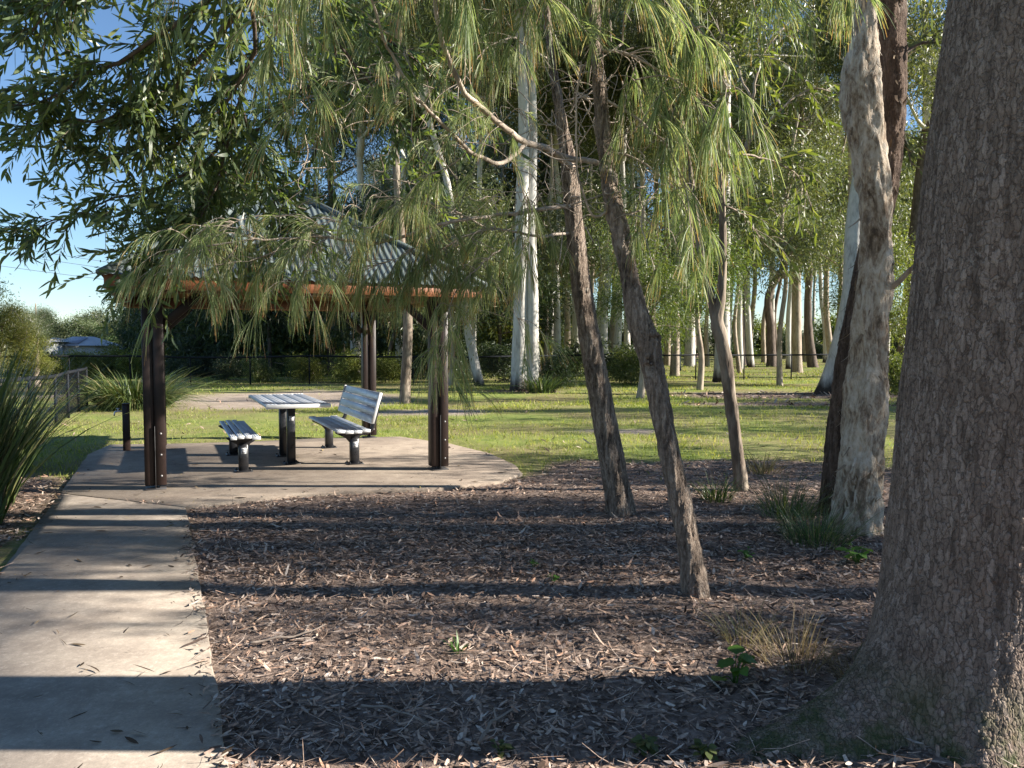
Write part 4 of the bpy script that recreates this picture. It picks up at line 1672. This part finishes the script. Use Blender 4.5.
TC = thing('forked_tree', base_of(741, 492, 8.15), 'thin grey tree forking low, right of the leaning she-oak', 'tree')
stem('trunk', [(742, 505, 8.15, 16.8), (741, 488, 8.15, 14.3), (737, 450, 8.14, 12.6), (731, 405, 8.12, 11.8), (727, 370, 8.1, 12.6), (722, 342, 8.1, 13.4), (717, 322, 8.1, 12.6), (721, 295, 8.08, 9.2), (723, 250, 8.05, 7.6), (722, 205, 8.0, 6.7), (722, 178, 8.0, 6.7), (736, 157, 7.95, 5.9), (748, 143, 7.9, 5.0), (752, 100, 7.9, 4.2)],
     MAT_GREY, TC, 24, 160, .18, 6, .15, .15, 4, .06)
stem('fork_stem', [(717, 326, 8.1, 10.1), (709, 290, 8.12, 8.4), (702, 256, 8.15, 7.6), (696, 220, 8.2, 6.7), (690, 170, 8.3, 5.0), (680, 110, 8.4, 3.4)], MAT_GREY, TC, 16, 60, .1, 6, seed=5)
leafy(TC, [([(722, 178, 8.0), (713, 160, 7.9), (700, 120, 7.8), (690, 80, 7.7)], .02, .006),
           ([(748, 143, 7.9), (770, 120, 7.8), (800, 95, 7.8), (830, 90, 7.8)], .018, .005),
           ([(752, 100, 7.9), (765, 50, 7.9), (790, 20, 8.0)], .016, .005),
           ([(752, 100, 7.9), (735, 60, 8.1), (715, 20, 8.3)], .014, .004),
           ([(740, 155, 7.95), (770, 160, 8.2), (800, 180, 8.4), (815, 215, 8.5)], .012, .004),
           ([(722, 205, 8.0), (745, 215, 8.2), (765, 245, 8.4)], .010, .003),
           ([(696, 220, 8.2), (680, 200, 8.4), (655, 200, 8.6)], .010, .003)], 31, 14, .42, 13, (.08, .14), (.2, .28), MAT_LEAF_B, MAT_TAN, .4)

# peeling paperbark pair
TP = thing('paperbark_tree', base_of(855, 528, 6.35), 'cream paperbark trunk with peeling sheets of bark', 'tree')
stem('trunk', [(852, 552, 6.35, 60), (854, 530, 6.35, 50), (857, 505, 6.35, 44), (860, 470, 6.35, 42), (862, 440, 6.35, 39), (866, 400, 6.36, 41), (869, 365, 6.37, 36), (871, 320, 6.38, 35), (875, 280, 6.4, 33), (876, 240, 6.4, 29), (875, 200, 6.4, 29), (869, 150, 6.42, 31), (862, 110, 6.43, 34), (860, 75, 6.44, 34), (864, 40, 6.45, 24), (866, 0, 6.46, 21), (868, -80, 6.5, 20), (872, -260, 6.55, 16)],
     MAT_PAPER, TP, 64, 420, .24, 4.5, .15, .12, 7, .10)
TP2 = thing('paperbark_tree', base_of(836, 518, 6.95), 'red-brown shaggy trunk crossing behind the cream paperbark', 'tree')
stem('trunk', [(833, 535, 6.95, 34), (834, 510, 6.95, 28), (836, 470, 6.95, 25), (842, 410, 6.93, 24), (850, 350, 6.9, 23), (862, 290, 6.88, 23), (876, 230, 6.85, 24), (886, 180, 6.83, 24), (892, 130, 6.82, 24), (893, 80, 6.82, 25), (891, 30, 6.82, 27), (889, -20, 6.82, 26), (880, -240, 6.85, 20)],
     MAT_BROWN, TP2, 48, 300, .12, 5, .2, .15, 8, .06)


def flakes(tree, rows, n_, mat, seed, Lr=(.04, .16)):
    g = np.random.default_rng(seed)
    s = spline([[*P(a, b, c), w / 2 * c / F] for (a, b, c, w) in rows], 120)
    i = g.integers(0, 120, n_)
    th = g.random(n_) * 2 * math.pi
    out = np.stack([np.cos(th), np.sin(th), np.zeros(n_)], -1)
    P0 = s[i, :3] + out * s[i, 3:4] * 1.0
    D = norm(UP * np.where(g.random(n_) < .3, 1, -1)[:, None] + out * g.uniform(.1, .5, n_)[:, None] + g.normal(0, .25, (n_, 3)))
    S = norm(np.cross(D, out))
    L = g.uniform(*Lr, n_)
    V, Fq, _ = strips(P0, D, S, L, L * g.uniform(.12, .35, n_) / 2, out * g.uniform(-.1, .7, n_)[:, None], [1, .9, .7, .3])
    Mesh().add(V, Fq).build('peeling_bark', mat, tree)


MAT_FLAKE = leaf_mat('bark_flakes', [(0, (.12, .085, .06)), (.5, (.30, .23, .17)), (1, (.52, .45, .37))], .12, (1, .9, .8), .8, .2, jitter=.1)
MAT_FLAKEB = leaf_mat('brown_bark_flakes', [(0, (.06, .04, .03)), (.6, (.17, .105, .075)), (1, (.30, .21, .15))], .12, (1, .9, .8), .8, .2, jitter=.1)
flakes(TP, [(854, 535, 6.35, 50), (860, 470, 6.35, 42), (866, 400, 6.36, 41), (871, 320, 6.38, 35), (876, 240, 6.4, 29), (862, 110, 6.43, 34), (866, 0, 6.46, 21)], 150, MAT_FLAKE, 3, (.03, .10))
flakes(TP, [(852, 545, 6.35, 54), (857, 500, 6.35, 44), (860, 470, 6.35, 41)], 130, MAT_FLAKE, 4, (.03, .09))
flakes(TP2, [(834, 510, 6.95, 28), (850, 350, 6.9, 23), (886, 180, 6.83, 24), (891, 30, 6.82, 27), (885, -100, 6.8, 25)], 260, MAT_FLAKEB, 5, (.03, .10))
leafy(TP, [([(866, 0, 6.46), (900, -80, 6.3), (940, -120, 6.2)], .03, .01), ([(872, -200, 6.5), (830, -280, 6.3), (780, -330, 6.0)], .03, .01)], 41, 16, .4, 14, (.07, .12), (.14, .2), MAT_LEAF_G, MAT_TAN)
q = stem('branch_stub', [(880, 292, 6.4, 8), (896, 284, 6.3, 6), (908, 272, 6.2, 5), (918, 262, 6.1, 3)], MAT_TWIG, TP, 10, 16, .05, 6)
leafy(TP2, [([(893, 60, 6.82), (915, 45, 6.9), (938, 38, 7.0), (960, 20, 7.1)], .022, .008, 8), ([(892, 120, 6.82), (905, 140, 6.9), (912, 165, 6.9)], .012, .004, 5), ([(889, -20, 6.8), (910, -90, 6.9), (930, -130, 7)], .02, .01)], 42, 14, .35, 13, (.08, .14), (.18, .26), MAT_LEAF_G, MAT_DARKBARK)

# ------------------------------------------------------------------ wattle whose limbs reach over from behind the camera
WB = np.array([2.0, -1.6, gz(2.0, -1.6)])
TW = thing('wattle_tree', WB, 'dark long-leaved wattle boughs hanging into the upper left sky', 'tree')
rows = [[2.0, -1.6, -.2, .19], [2.0, -1.55, .6, .16], [1.9, -1.4, 2.2, .14], [1.7, -1.1, 4.0, .12], [1.4, -.7, 5.2, .10], [1.2, -.4, 6.5, .05]]
V, Fq = trunk_mesh(rows, 24, 60, .1, 3, .35, .3, 5, 9)
Mesh().add(V, Fq).build('trunk', MAT_DARKBARK, TW, smooth=True)
J = ('w', 1.55, -.9, 4.6)
J2 = ('w', -.1, 2.2, 5.2)
J3 = ('w', -1.1, 4.1, 4.75)
leafy(TW, [([J, ('w', .8, .6, 5.1), J2, J3], .07, .035, 0),
           ([J3, (280, -80, 5.2), (240, -30, 5.4), (170, 30, 5.6), (100, 70, 5.8), (50, 95, 5.9), (8, 112, 6.0)], .03, .005, 42, .25),
           ([J3, (280, -60, 5.2), (230, 20, 5.7), (170, 90, 6.0), (110, 118, 6.1), (60, 122, 6.2), (22, 132, 6.2)], .03, .005, 42, .25),
           ([(250, -10, 5.6), (250, 60, 6.1), (200, 130, 6.3), (140, 150, 6.4), (75, 160, 6.5)], .02, .004, 30, .2),
           ([(250, 60, 6.1), (230, 130, 6.5), (180, 180, 6.6), (110, 200, 6.7), (55, 222, 6.8), (18, 230, 6.8)], .016, .004, 32, .2),
           ([(230, 130, 6.5), (215, 190, 6.7), (190, 225, 6.8), (135, 245, 6.8)], .012, .004, 24, .2),
           ([(240, 100, 6.4), (262, 170, 6.8), (278, 210, 6.9), (300, 232, 7.0)], .012, .004, 34, .1),
           ([(215, 190, 6.7), (205, 225, 6.6), (235, 250, 6.5), (275, 262, 6.4)], .009, .003, 26, .1),
           ([(190, 225, 6.8), (165, 245, 6.6), (150, 262, 6.5), (120, 285, 6.4)], .008, .003, 20, .1),
           ([J3, (190, -110, 5.3), (110, -30, 5.4), (60, 5, 5.5), (22, 40, 5.6)], .022, .004, 26, .4),
           ([(190, -110, 5.3), (100, -70, 5.4), (50, -30, 5.5), (8, 5, 5.6)], .014, .004, 18, .4),
           ([J3, (330, -30, 6.0), (335, 40, 6.7), (325, 100, 7.0), (315, 160, 7.1)], .022, .005, 34, .2),
           ([(335, 0, 6.4), (390, 40, 6.9), (440, 80, 7.2), (470, 120, 7.3)], .016, .004, 26, .1),
           ([(330, 70, 6.8), (280, 110, 6.9), (235, 160, 7.0), (200, 200, 7.0)], .014, .004, 30, .1),
           ([(335, 40, 6.7), (390, 110, 7.2), (420, 160, 7.4), (430, 200, 7.5)], .014, .004, 24, .1),
           ([(200, 10, 5.6), (160, 60, 6.0), (140, 95, 6.1), (150, 130, 6.2)], .012, .004, 28, .1),
           ([(240, -30, 5.4), (270, 40, 6.2), (230, 90, 6.5), (180, 110, 6.5)], .012, .004, 28, .1)], 51, 24, .46, 22, (.065, .125), (.20, .28), MAT_WATTLE, MAT_DARKBARK, .15, twigs=1.7)
put_crown(TW, MID_CR[0], np.array([1.2, -.4, 5.6]) - WB, .4, .8)

# ------------------------------------------------------------------ trees beyond and beside the lawn
gum(519, 26, (521, 150), 17, 15, MAT_GUM, 'twin white gum trunks with black scorched feet left of the upright she-oak', GUM_CR[0], 1.0, 1, twin=(531, 531, 150))
gum(557, 42, (556, 200), 8, 15, MAT_GUM2, 'slim pale gum just behind and right of the twin white gums', GUM_CR[1], .9, 2)
gum(574, 50, (572, 200), 11, 16, MAT_GUM, 'white gum seen just left of the upright she-oak trunk', GUM_CR[2], 1.0, 3)
gum(604, 42, (607, 200), 10, 15, MAT_GUM, 'pair of close white gums seen between the two she-oak trunks', GUM_CR[3], .9, 4, twin=(615, 619, 200))
gum(675, 39, (679, 240), 9, 14, MAT_TAN, 'slim fawn gum standing on the fence line right of the leaning she-oak', GUM_CR[0], .85, 5)
gum(690, 58, (687, 250), 11, 17, MAT_GUM2, 'straight grey gum on the sunlit grass behind the fawn one', GUM_CR[1], 1.0, 6)
gum(722, 33, (726, 150), 16, 15, MAT_GUM, 'bright white gum right behind the thin forked tree', GUM_CR[2], .9, 7)
gum(751, 55, (748, 230), 7, 16, MAT_GUM, 'slender bright white gum right of the thin forked tree', GUM_CR[3], .95, 8)
gum(772, 56, (786, 200), 10, 13, MAT_DARKBARK, 'dark crooked tree with spreading limbs behind the fence', MIG_CR[0], 1.9, 9, wob=.35, crown_z=.6)
gum(797, 46, (800, 150), 11, 16, MAT_TAN, 'tan straight gum in the row left of the leaning white gum', GUM_CR[0], .9, 10)
gum(789, 52, (790, 150), 6, 16, MAT_GUM, 'very thin white gum against the tan straight one', GUM_CR[1], .8, 11)
gum(813, 55, (803, 262), 10, 12, MAT_DARKBARK, 'brown trunk tilting left beside the leaning white gum', MIG_CR[1], 1.8, 12, wob=.2)
gum(829, 25, (862, 150), 23, 14, MAT_GUM, 'large white gum leaning right behind the paperbarks', GUM_CR[2], 1.0, 13, flare=.6)
gum(903, 38, (931, 100), 19, 15, MAT_DARKBARK, 'brown leaning trunk showing between the paperbarks and the big trunk', GUM_CR[3], 1.0, 14)
gum(357, 40, (360, 250), 11, 14, MAT_GUM, 'white gum behind the shelter beside the back post', GUM_CR[0], .9, 15)
gum(332, 45, (331, 300), 9, 14, MAT_DARKBARK, 'dark straight trunk behind the bench with the backrest', GUM_CR[1], .9, 16)
gum(404, 21, (403, 250), 11, 12, MAT_GREY, 'grey-brown slim trunk on the lawn between the right posts of the shelter', MIG_CR[2], 1.3, 17, flare=.2)
gum(480, 30, (462, 290), 10, 13, MAT_GUM, 'pale gum leaning left just right of the shelter', GUM_CR[2], .85, 18)
gum(472, 36, (476, 250), 8, 14, MAT_GUM2, 'upright pale gum behind the left-leaning pale gum', GUM_CR[3], .85, 19)
gum(440, 44, (437, 250), 9, 15, MAT_DARKBARK, 'dark trunk behind the front right post of the shelter', GUM_CR[1], .9, 20)
gum(651, 50, (655, 250), 8, 15, MAT_DARKBARK, 'dark slim trunk half hidden by the leaning she-oak', GUM_CR[0], .9, 21)
gum(742, 62, (744, 250), 9, 15, MAT_DARKBARK, 'dark trunk deep behind the fence left of the slender white gum', GUM_CR[2], .9, 22)


def tree_at(x, y, H, r, mat, label, protos, sc, seed, name='tree', group=None, cz=.55, cat='tree'):
    g = np.random.default_rng(seed)
    B = np.array([x, y, gz(x, y)])
    t = thing(name, B, label, cat, group)
    T = B + np.array([g.normal(0, .05 * H), g.normal(0, .05 * H), H])
    V, Fq = trunk_mesh(stem_rows(B, T, H, r, r * .4, .05 * H * .3, g), 10, 26, .1, 1.2, .3, .3, 5, seed)
    Mesh().add(V, Fq).build('trunk', mat, t, smooth=True)
    s = B + (T - B) * cz
    put_crown(t, protos[seed % len(protos)], s - B, g.random() * 6.3, sc)
    return t


def px_x(px, d):
    return (px - 512) / F * d


# leafy middle-storey trees, each described by its place
for k, (px, d, H, sc, pr, lab) in enumerate([
        (640, 22.0, 5.6, .75, MID_CR, 'fresh green sapling crown lit between the two she-oak trunks'),
        (700, 27.0, 7.0, .95, MID_CR, 'bright green leafy tree crown right of the leaning she-oak'),
        (590, 36.0, 12.5, 1.4, MIG_CR, 'grey-green leafy tree behind the upright she-oak'),
        (780, 30.0, 13.0, 1.3, MIG_CR, 'grey-green leafy tree left of the leaning white gum'),
        (835, 42.0, 16.0, 1.6, MIG_CR, 'tall grey-green leafy tree behind the paperbarks'),
        (880, 30.0, 5.0, 1.1, MID_CR, 'green leafy tree showing between the paperbarks and the big trunk'),
        (545, 44.0, 13.0, 1.4, MIG_CR, 'green leafy tree behind the twin white gums'),
        (450, 30.0, 6.2, 1.4, MIG_CR, 'olive leafy tree behind the right end of the shelter roof'),
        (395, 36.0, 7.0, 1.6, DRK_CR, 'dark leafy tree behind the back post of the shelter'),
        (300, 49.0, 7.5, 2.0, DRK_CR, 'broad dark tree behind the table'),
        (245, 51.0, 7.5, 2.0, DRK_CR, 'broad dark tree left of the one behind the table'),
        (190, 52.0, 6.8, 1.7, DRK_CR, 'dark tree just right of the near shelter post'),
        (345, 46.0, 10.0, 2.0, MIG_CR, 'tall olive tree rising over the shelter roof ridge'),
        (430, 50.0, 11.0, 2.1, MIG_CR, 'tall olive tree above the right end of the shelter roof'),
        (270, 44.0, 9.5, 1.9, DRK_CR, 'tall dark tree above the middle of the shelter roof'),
        (740, 44.0, 17.0, 1.7, MIG_CR, 'high grey-green crown above the thin forked tree'),
        (500, 42.0, 6.5, 1.5, DRK_CR, 'dark tree between the shelter and the twin white gums')]):
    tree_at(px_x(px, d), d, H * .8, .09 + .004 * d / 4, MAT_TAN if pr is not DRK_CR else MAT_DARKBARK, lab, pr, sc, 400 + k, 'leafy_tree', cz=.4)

# shrubs along the back fence
for k, (px, d, sc, pr, lab) in enumerate([
        (632, 30.5, .85, BSH_CR, 'green shrub at the fence between the two she-oak trunks'),
        (612, 33.0, .9, BSD_CR, 'dark shrub at the feet of the close white gums'),
        (558, 28.5, .7, BSD_CR, 'dark shrub right of the twin white gums'),
        (892, 24.0, .8, BSH_CR, 'green shrub beside the big trunk in front of the wire fence'),
        (345, 33.0, .75, BSY_CR, 'yellow-green shrub on the fence line behind the table'),
        (305, 33.5, .7, BSY_CR, 'sunlit yellow-green shrub left of another behind the table'),
        (262, 33.0, .65, BSH_CR, 'low green shrub on the fence line left of the table'),
        (225, 34.0, .7, BSD_CR, 'low dark shrub on the fence line above the backless bench'),
        (385, 33.0, .7, BSY_CR, 'low yellowish shrub right of the back shelter post'),
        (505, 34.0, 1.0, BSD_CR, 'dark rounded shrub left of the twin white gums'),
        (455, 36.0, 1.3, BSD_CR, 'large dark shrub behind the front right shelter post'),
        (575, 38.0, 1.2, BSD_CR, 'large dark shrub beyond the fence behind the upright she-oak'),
        (425, 37.0, 1.2, BSH_CR, 'green shrub beyond the fence right of the bench with the backrest')]):
    x = px_x(px, d)
    t = thing('shrub', (x, d, gz(x, d)), lab, 'shrub')
    put_crown(t, pr[k % 2], (0, 0, 0), k * 1.3, sc)

# slim pale gums through the sunlit wood beyond the fence
g = np.random.default_rng(31)
for k in range(30):
    d = g.uniform(38, 74)
    px = 380 + 485 * (k + .2 + .6 * g.random()) / 30
    gum(px, d, (px + g.normal(0, 5), 200), g.uniform(4.5, 8), g.uniform(14, 19), (MAT_GUM, MAT_GUM2, MAT_TAN)[k % 3], 'slim gum among its like in the wood beyond the fence', GUM_CR[k % 4], .6, 900 + k, group='slim gums in the wood beyond the fence')

# far wood: many trees nobody can tell apart by anything but place
g = np.random.default_rng(77)
for k in range(60):
    d = g.uniform(55, 115)
    px = 150 + (960 - 150) * (k + g.random()) / 60
    if px > 600 and k % 2:
        continue
    x = px_x(px, d)
    H = g.uniform(9, 21) if px < 540 else g.uniform(15, 22)
    tree_at(x, d, H, g.uniform(.18, .3), (MAT_GUM2, MAT_DARKBARK, MAT_TAN)[k % 3], 'slender tree deep in the far wood behind the other trees', FAR_CR, g.uniform(.9, 1.3), 500 + k, 'far_tree', 'trees deep in the far wood', cz=.42 if px < 540 else .55)
for k in range(46):
    d = g.uniform(46, 100)
    px = 170 + (960 - 170) * (k + g.random()) / 46
    if px > 540:
        d = 88 + 20 * g.random()
    x = px_x(px, d)
    t = thing('shrub', (x, d, gz(x, d)), 'dark undergrowth shrub deep in the far wood', 'shrub', 'undergrowth shrubs of the far wood')
    put_crown(t, (DRK_CR + FAY_CR)[k % 5], (0, 0, -.6), g.random() * 6, g.uniform(1.0, 1.5))

# left distance
for k, (px, d, H, sc, pr, lab, nm) in enumerate([
        (-4, 28.0, 2.2, .66, [YEL_CR[1]], 'bright green tree at the far left edge', 'leafy_tree'),
        (-45, 28.4, 2.8, .85, [YEL_CR[0]], 'yellow-green tree partly outside the left edge', 'leafy_tree'),
        (36, 29.2, 1.4, .42, [YEL_CR[0]], 'green tree left of the pale-roofed house', 'leafy_tree'),
        (40, 95, 9.0, .8, [GUM_CR[2]], 'thin airy gum rising left of the pale-roofed house', 'gum_tree'),
        (18, 85, 8.0, .8, [GUM_CR[0]], 'thin airy gum at the far left behind the bright green tree', 'gum_tree'),
        (131, 60, 4.0, .9, [DRK_CR[0]], 'dark tree left of the near shelter post', 'leafy_tree')]):
    tree_at(px_x(px, d), d, H, .16, MAT_TAN, lab, pr, sc, 600 + k, nm, cz=.35)
for k in range(12):
    d = g.uniform(125, 170)
    px = 30 + 120 * (k + g.random()) / 12
    tree_at(px_x(px, d), d, g.uniform(5, 8), .2, MAT_TAN, 'distant tree on the skyline beyond the pale-roofed house', FAR_CR + FAY_CR, g.uniform(.7, 1.1), 700 + k, 'far_tree', 'distant trees on the skyline', cz=.3)
for k, (px, d, sc, lab) in enumerate([(76, 36, .62, 'yellow-green shrub in front of the pale-roofed house'), (96, 37, .62, 'second yellow-green shrub in front of the pale-roofed house, further right'),
                                 (120, 38, .7, 'yellow-green shrub right of the pale-roofed house'), (138, 36, .65, 'yellow-green shrub just left of the near shelter post'),
                                 (46, 34, .55, 'yellow-green shrub below the left wall of the pale-roofed house'), (22, 33, .62, 'yellow-green shrub at the far left over the fence')]):
    x = px_x(px, d)
    t = thing('shrub', (x, d, gz(x, d)), lab, 'shrub')
    put_crown(t, BSY_CR[k % 2], (0, 0, 0), k * 1.1, sc * 1.25)

# unseen trees added right of the view, shaped to shade the mulch and lawn
SPR_CR = [make_crown(340 + k, 3.2, 2.0, 11, 6, 34, (.12, .22), (.2, .3), .34, MAT_LEAF_G, MAT_TAN, .6, .05, low=.1) for k in range(3)]
for k, (x, y, H, r, sc, pr, cz, lab) in enumerate([
        (5.3, 2.2, 17, .15, .6, GUM_CR, .85, 'slim gum added for shade just right of the view beside the big trunk'),
        (6.9, 4.55, 17, .14, .6, GUM_CR, .85, 'slim gum added for shade right of the view level with the leaning she-oak'),
        (8.5, 7.25, 2.4, .05, (.6, .26, 1.5), SPR_CR, .4, 'narrow young tree added for shade right of the view behind the peeling trunk'),
        (10.6, 6.95, 3.2, .06, (.6, .28, 1.8), SPR_CR, .4, 'taller narrow tree added for shade right of the view behind the peeling trunk'),
        (8.7, 5.82, 2.4, .05, (.42, .14, 1.7), MIG_CR, .4, 'very narrow young tree added for shade right of the view level with the peeling trunk'),
        (6.4, 4.25, 1.2, .05, (.45, .22, .70), SPR_CR, .2, 'low loose young tree added for shade right of the view behind the big trunk'),
        (8.2, 4.15, 2.0, .05, (.6, .2, 1.4), SPR_CR, .3, 'loose narrow tree added for shade right of the view level with the leaning she-oak'),
        (9.0, 5.35, 2.6, .035, (.55, .12, 1.8), SPR_CR, .4, 'thin wispy sapling added for shade right of the view level with the leaning she-oak'),
        (8.2, 6.35, 2.2, .03, (.45, .09, 1.6), SPR_CR, .4, 'thin wispy sapling added for shade right of the view level with the peeling trunk'),
        (6.1, 3.55, 1.0, .04, (.42, .3, .5), MIG_CR, .15, 'lowest bushy young tree added for shade right of the view'),
        (10.0, 8.6, 2.6, .06, (.8, .40, 1.3), SPR_CR, .3, 'tall young tree added for shade right of the view at the back of the mulch bed'),
        (8.0, 9.0, 1.8, .05, (.6, .4, 1.2), SPR_CR, .3, 'loose young tree added for shade right of the view at the back of the mulch bed'),
        (9.8, 10.2, 2.6, .05, (.8, .5, 1.5), SPR_CR, .3, 'loose young tree added for shade right of the view on the lawn edge'),
        (14.0, 13.6, 3.0, .06, (1.0, .4, 1.8), SPR_CR, .4, 'loose tall tree added for shade right of the view level with the near edge of the lawn'),
        (16.5, 16.2, 3.6, .07, (1.2, .55, 2.1), SPR_CR, .4, 'loose tall tree added for shade right of the view level with the middle of the lawn'),
        (15.0, 17.6, 3.2, .07, (1.0, .4, 1.9), MIG_CR, .4, 'dense tall tree added for shade right of the view level with the middle of the lawn'),
        (19.0, 21.2, 4.0, .08, (1.4, .8, 2.2), SPR_CR, .4, 'loose tall tree added for shade right of the view level with the far part of the lawn'),
        (22.0, 18.8, 5.0, .10, 1.3, MIG_CR, .4, 'bushy tree added for shade right of the view beside the lawn')]):
    tree_at(x, y, H, r, MAT_GUM2, lab, pr, sc, 800 + k, 'gum_tree' if pr is GUM_CR else 'leafy_tree', cz=cz)


# ------------------------------------------------------------------ far house, power line
def house(px, d, w, dep, zw, zr, base, label, ridge_col):
    x = px_x(px, d)
    c = np.array([x, d, base])
    t = thing('house', c, label, 'house')
    m = Mesh()
    m.box(c + UP * (zw - base) / 2, (w, dep, zw - base))
    m.build('wall', MAT_WALL, t)
    ov = .35
    A = [c + np.array([sx * (w / 2 + ov), sy * (dep / 2 + ov), zw - base]) for sx, sy in ((-1, -1), (1, -1), (1, 1), (-1, 1))]
    r0, r1 = c + np.array([-w * .22, 0, zr - base]), c + np.array([w * .22, 0, zr - base])
    m = Mesh()
    m.add(np.array(A + [r0, r1]), [np.array([[0, 1, 5, 4], [2, 3, 4, 5]]), np.array([[1, 2, 5], [3, 0, 4]])])
    m.add(np.array(A) - UP * .08, np.array([[3, 2, 1, 0]]))
    rf = m.build('roof', MAT_HROOF, t)
    m = Mesh()
    d1 = norm(r1 - r0)
    up_ = norm((r0 + r1) / 2 - (A[0] + A[1]) / 2)
    cc = ((A[0] + A[1]) / 2 + (r0 + r1) / 2) / 2
    m.box(cc + norm(np.cross(d1, up_)) * .07, (w * .30, np.linalg.norm((r0 + r1) / 2 - (A[0] + A[1]) / 2) * .7, .06), np.array([d1, up_, np.cross(d1, up_)]))
    m.build('roof_panel', MAT_HROOF_G, rf)
    for k in (-.3, .05, .32):
        m = Mesh()
        m.box(c + np.array([k * w, -dep / 2 - .01, (zw - base) * .55]), (w * .12, .05, (zw - base) * .35))
        m.build('window', MAT_WINDOW, t)
    return t


house(84, 100, 6.2, 6.0, 1.45, 2.6, -2.4, 'pale-roofed house far left beyond the fence', None)
house(57, 97, 1.9, 4.0, 1.9, 2.4, -2.4, 'small grey-walled shed left of the pale-roofed house', None)
house(117, 110, 3.0, 5.0, .9, 1.5, -2.4, 'small pale roof half hidden right of the pale-roofed house', None)

t = thing('power_line', (-60, 70, 0), 'thin overhead wires crossing the sky at the far left', 'power line')
for k, (z0, z1) in enumerate(((14.2, 9.2), (13.3, 8.6), (11.6, 7.6))):
    a_, b_ = np.array([-75, 62, z0 + 2]), np.array([-28, 100, z1])
    q = [a_ + (b_ - a_) * f - UP * 1.1 * 4 * f * (1 - f) for f in np.linspace(0, 1, 20)]
    m = Mesh()
    m.tube(q, .022, 5)
    m.build('wire', MAT_WIRE, t)
for (p, zt) in (((-75, 62), 16.6), ((-28, 100), 9.5)):
    m = Mesh()
    z0 = gz(*p)
    m.tube([np.array([*p, z0]), np.array([*p, zt])], [.16, .11], 8)
    m.box(np.array([*p, zt - .5]), (2.0, .1, .12))
    m.build('pole', MAT_DARKBARK, t)

# ------------------------------------------------------------------ light, sky, camera response
EL, AZ = 24.0, 90.6
w = bpy.data.worlds.new('World')
SC.world = w
w.use_nodes = True
nt = w.node_tree
sk = nt.nodes.new('ShaderNodeTexSky')
sk.sky_type = 'NISHITA'
sk.sun_disc = False
sk.sun_elevation = rad(EL)
sk.sun_rotation = rad(AZ)
sk.air_density = 1.0
sk.dust_density = 0.0
sk.ozone_density = 4.5
nt.links.new(sk.outputs[0], nt.nodes['Background'].inputs[0])
nt.nodes['Background'].inputs[1].default_value = .06
sl = bpy.data.lights.new('sun', 'SUN')
sl.energy = 5.0
sl.angle = rad(.5)
sl.color = (1.0, .925, .82)
so = bpy.data.objects.new('sun', sl)
COL.objects.link(so)
so.location = (20, 0, 20)
d = Vector((math.cos(rad(EL)) * math.sin(rad(AZ)), math.cos(rad(EL)) * math.cos(rad(AZ)), math.sin(rad(EL))))
so.rotation_euler = d.to_track_quat('Z', 'Y').to_euler()
vs = SC.view_settings
vs.view_transform = 'Standard'
vs.look = 'None'
vs.exposure = 1.6
vs.gamma = 1.0
SC.render.engine = 'CYCLES'
cy = SC.cycles
cy.max_bounces = 6
cy.diffuse_bounces = 3
cy.glossy_bounces = 2
cy.transmission_bounces = 3
cy.transparent_max_bounces = 4
cy.caustics_reflective = False
cy.caustics_refractive = False
cy.sample_clamp_indirect = 6
cy.use_denoising = True
cy.denoiser = 'OPENIMAGEDENOISE'
cy.denoising_input_passes = 'RGB_ALBEDO_NORMAL'
SC.render.use_persistent_data = False
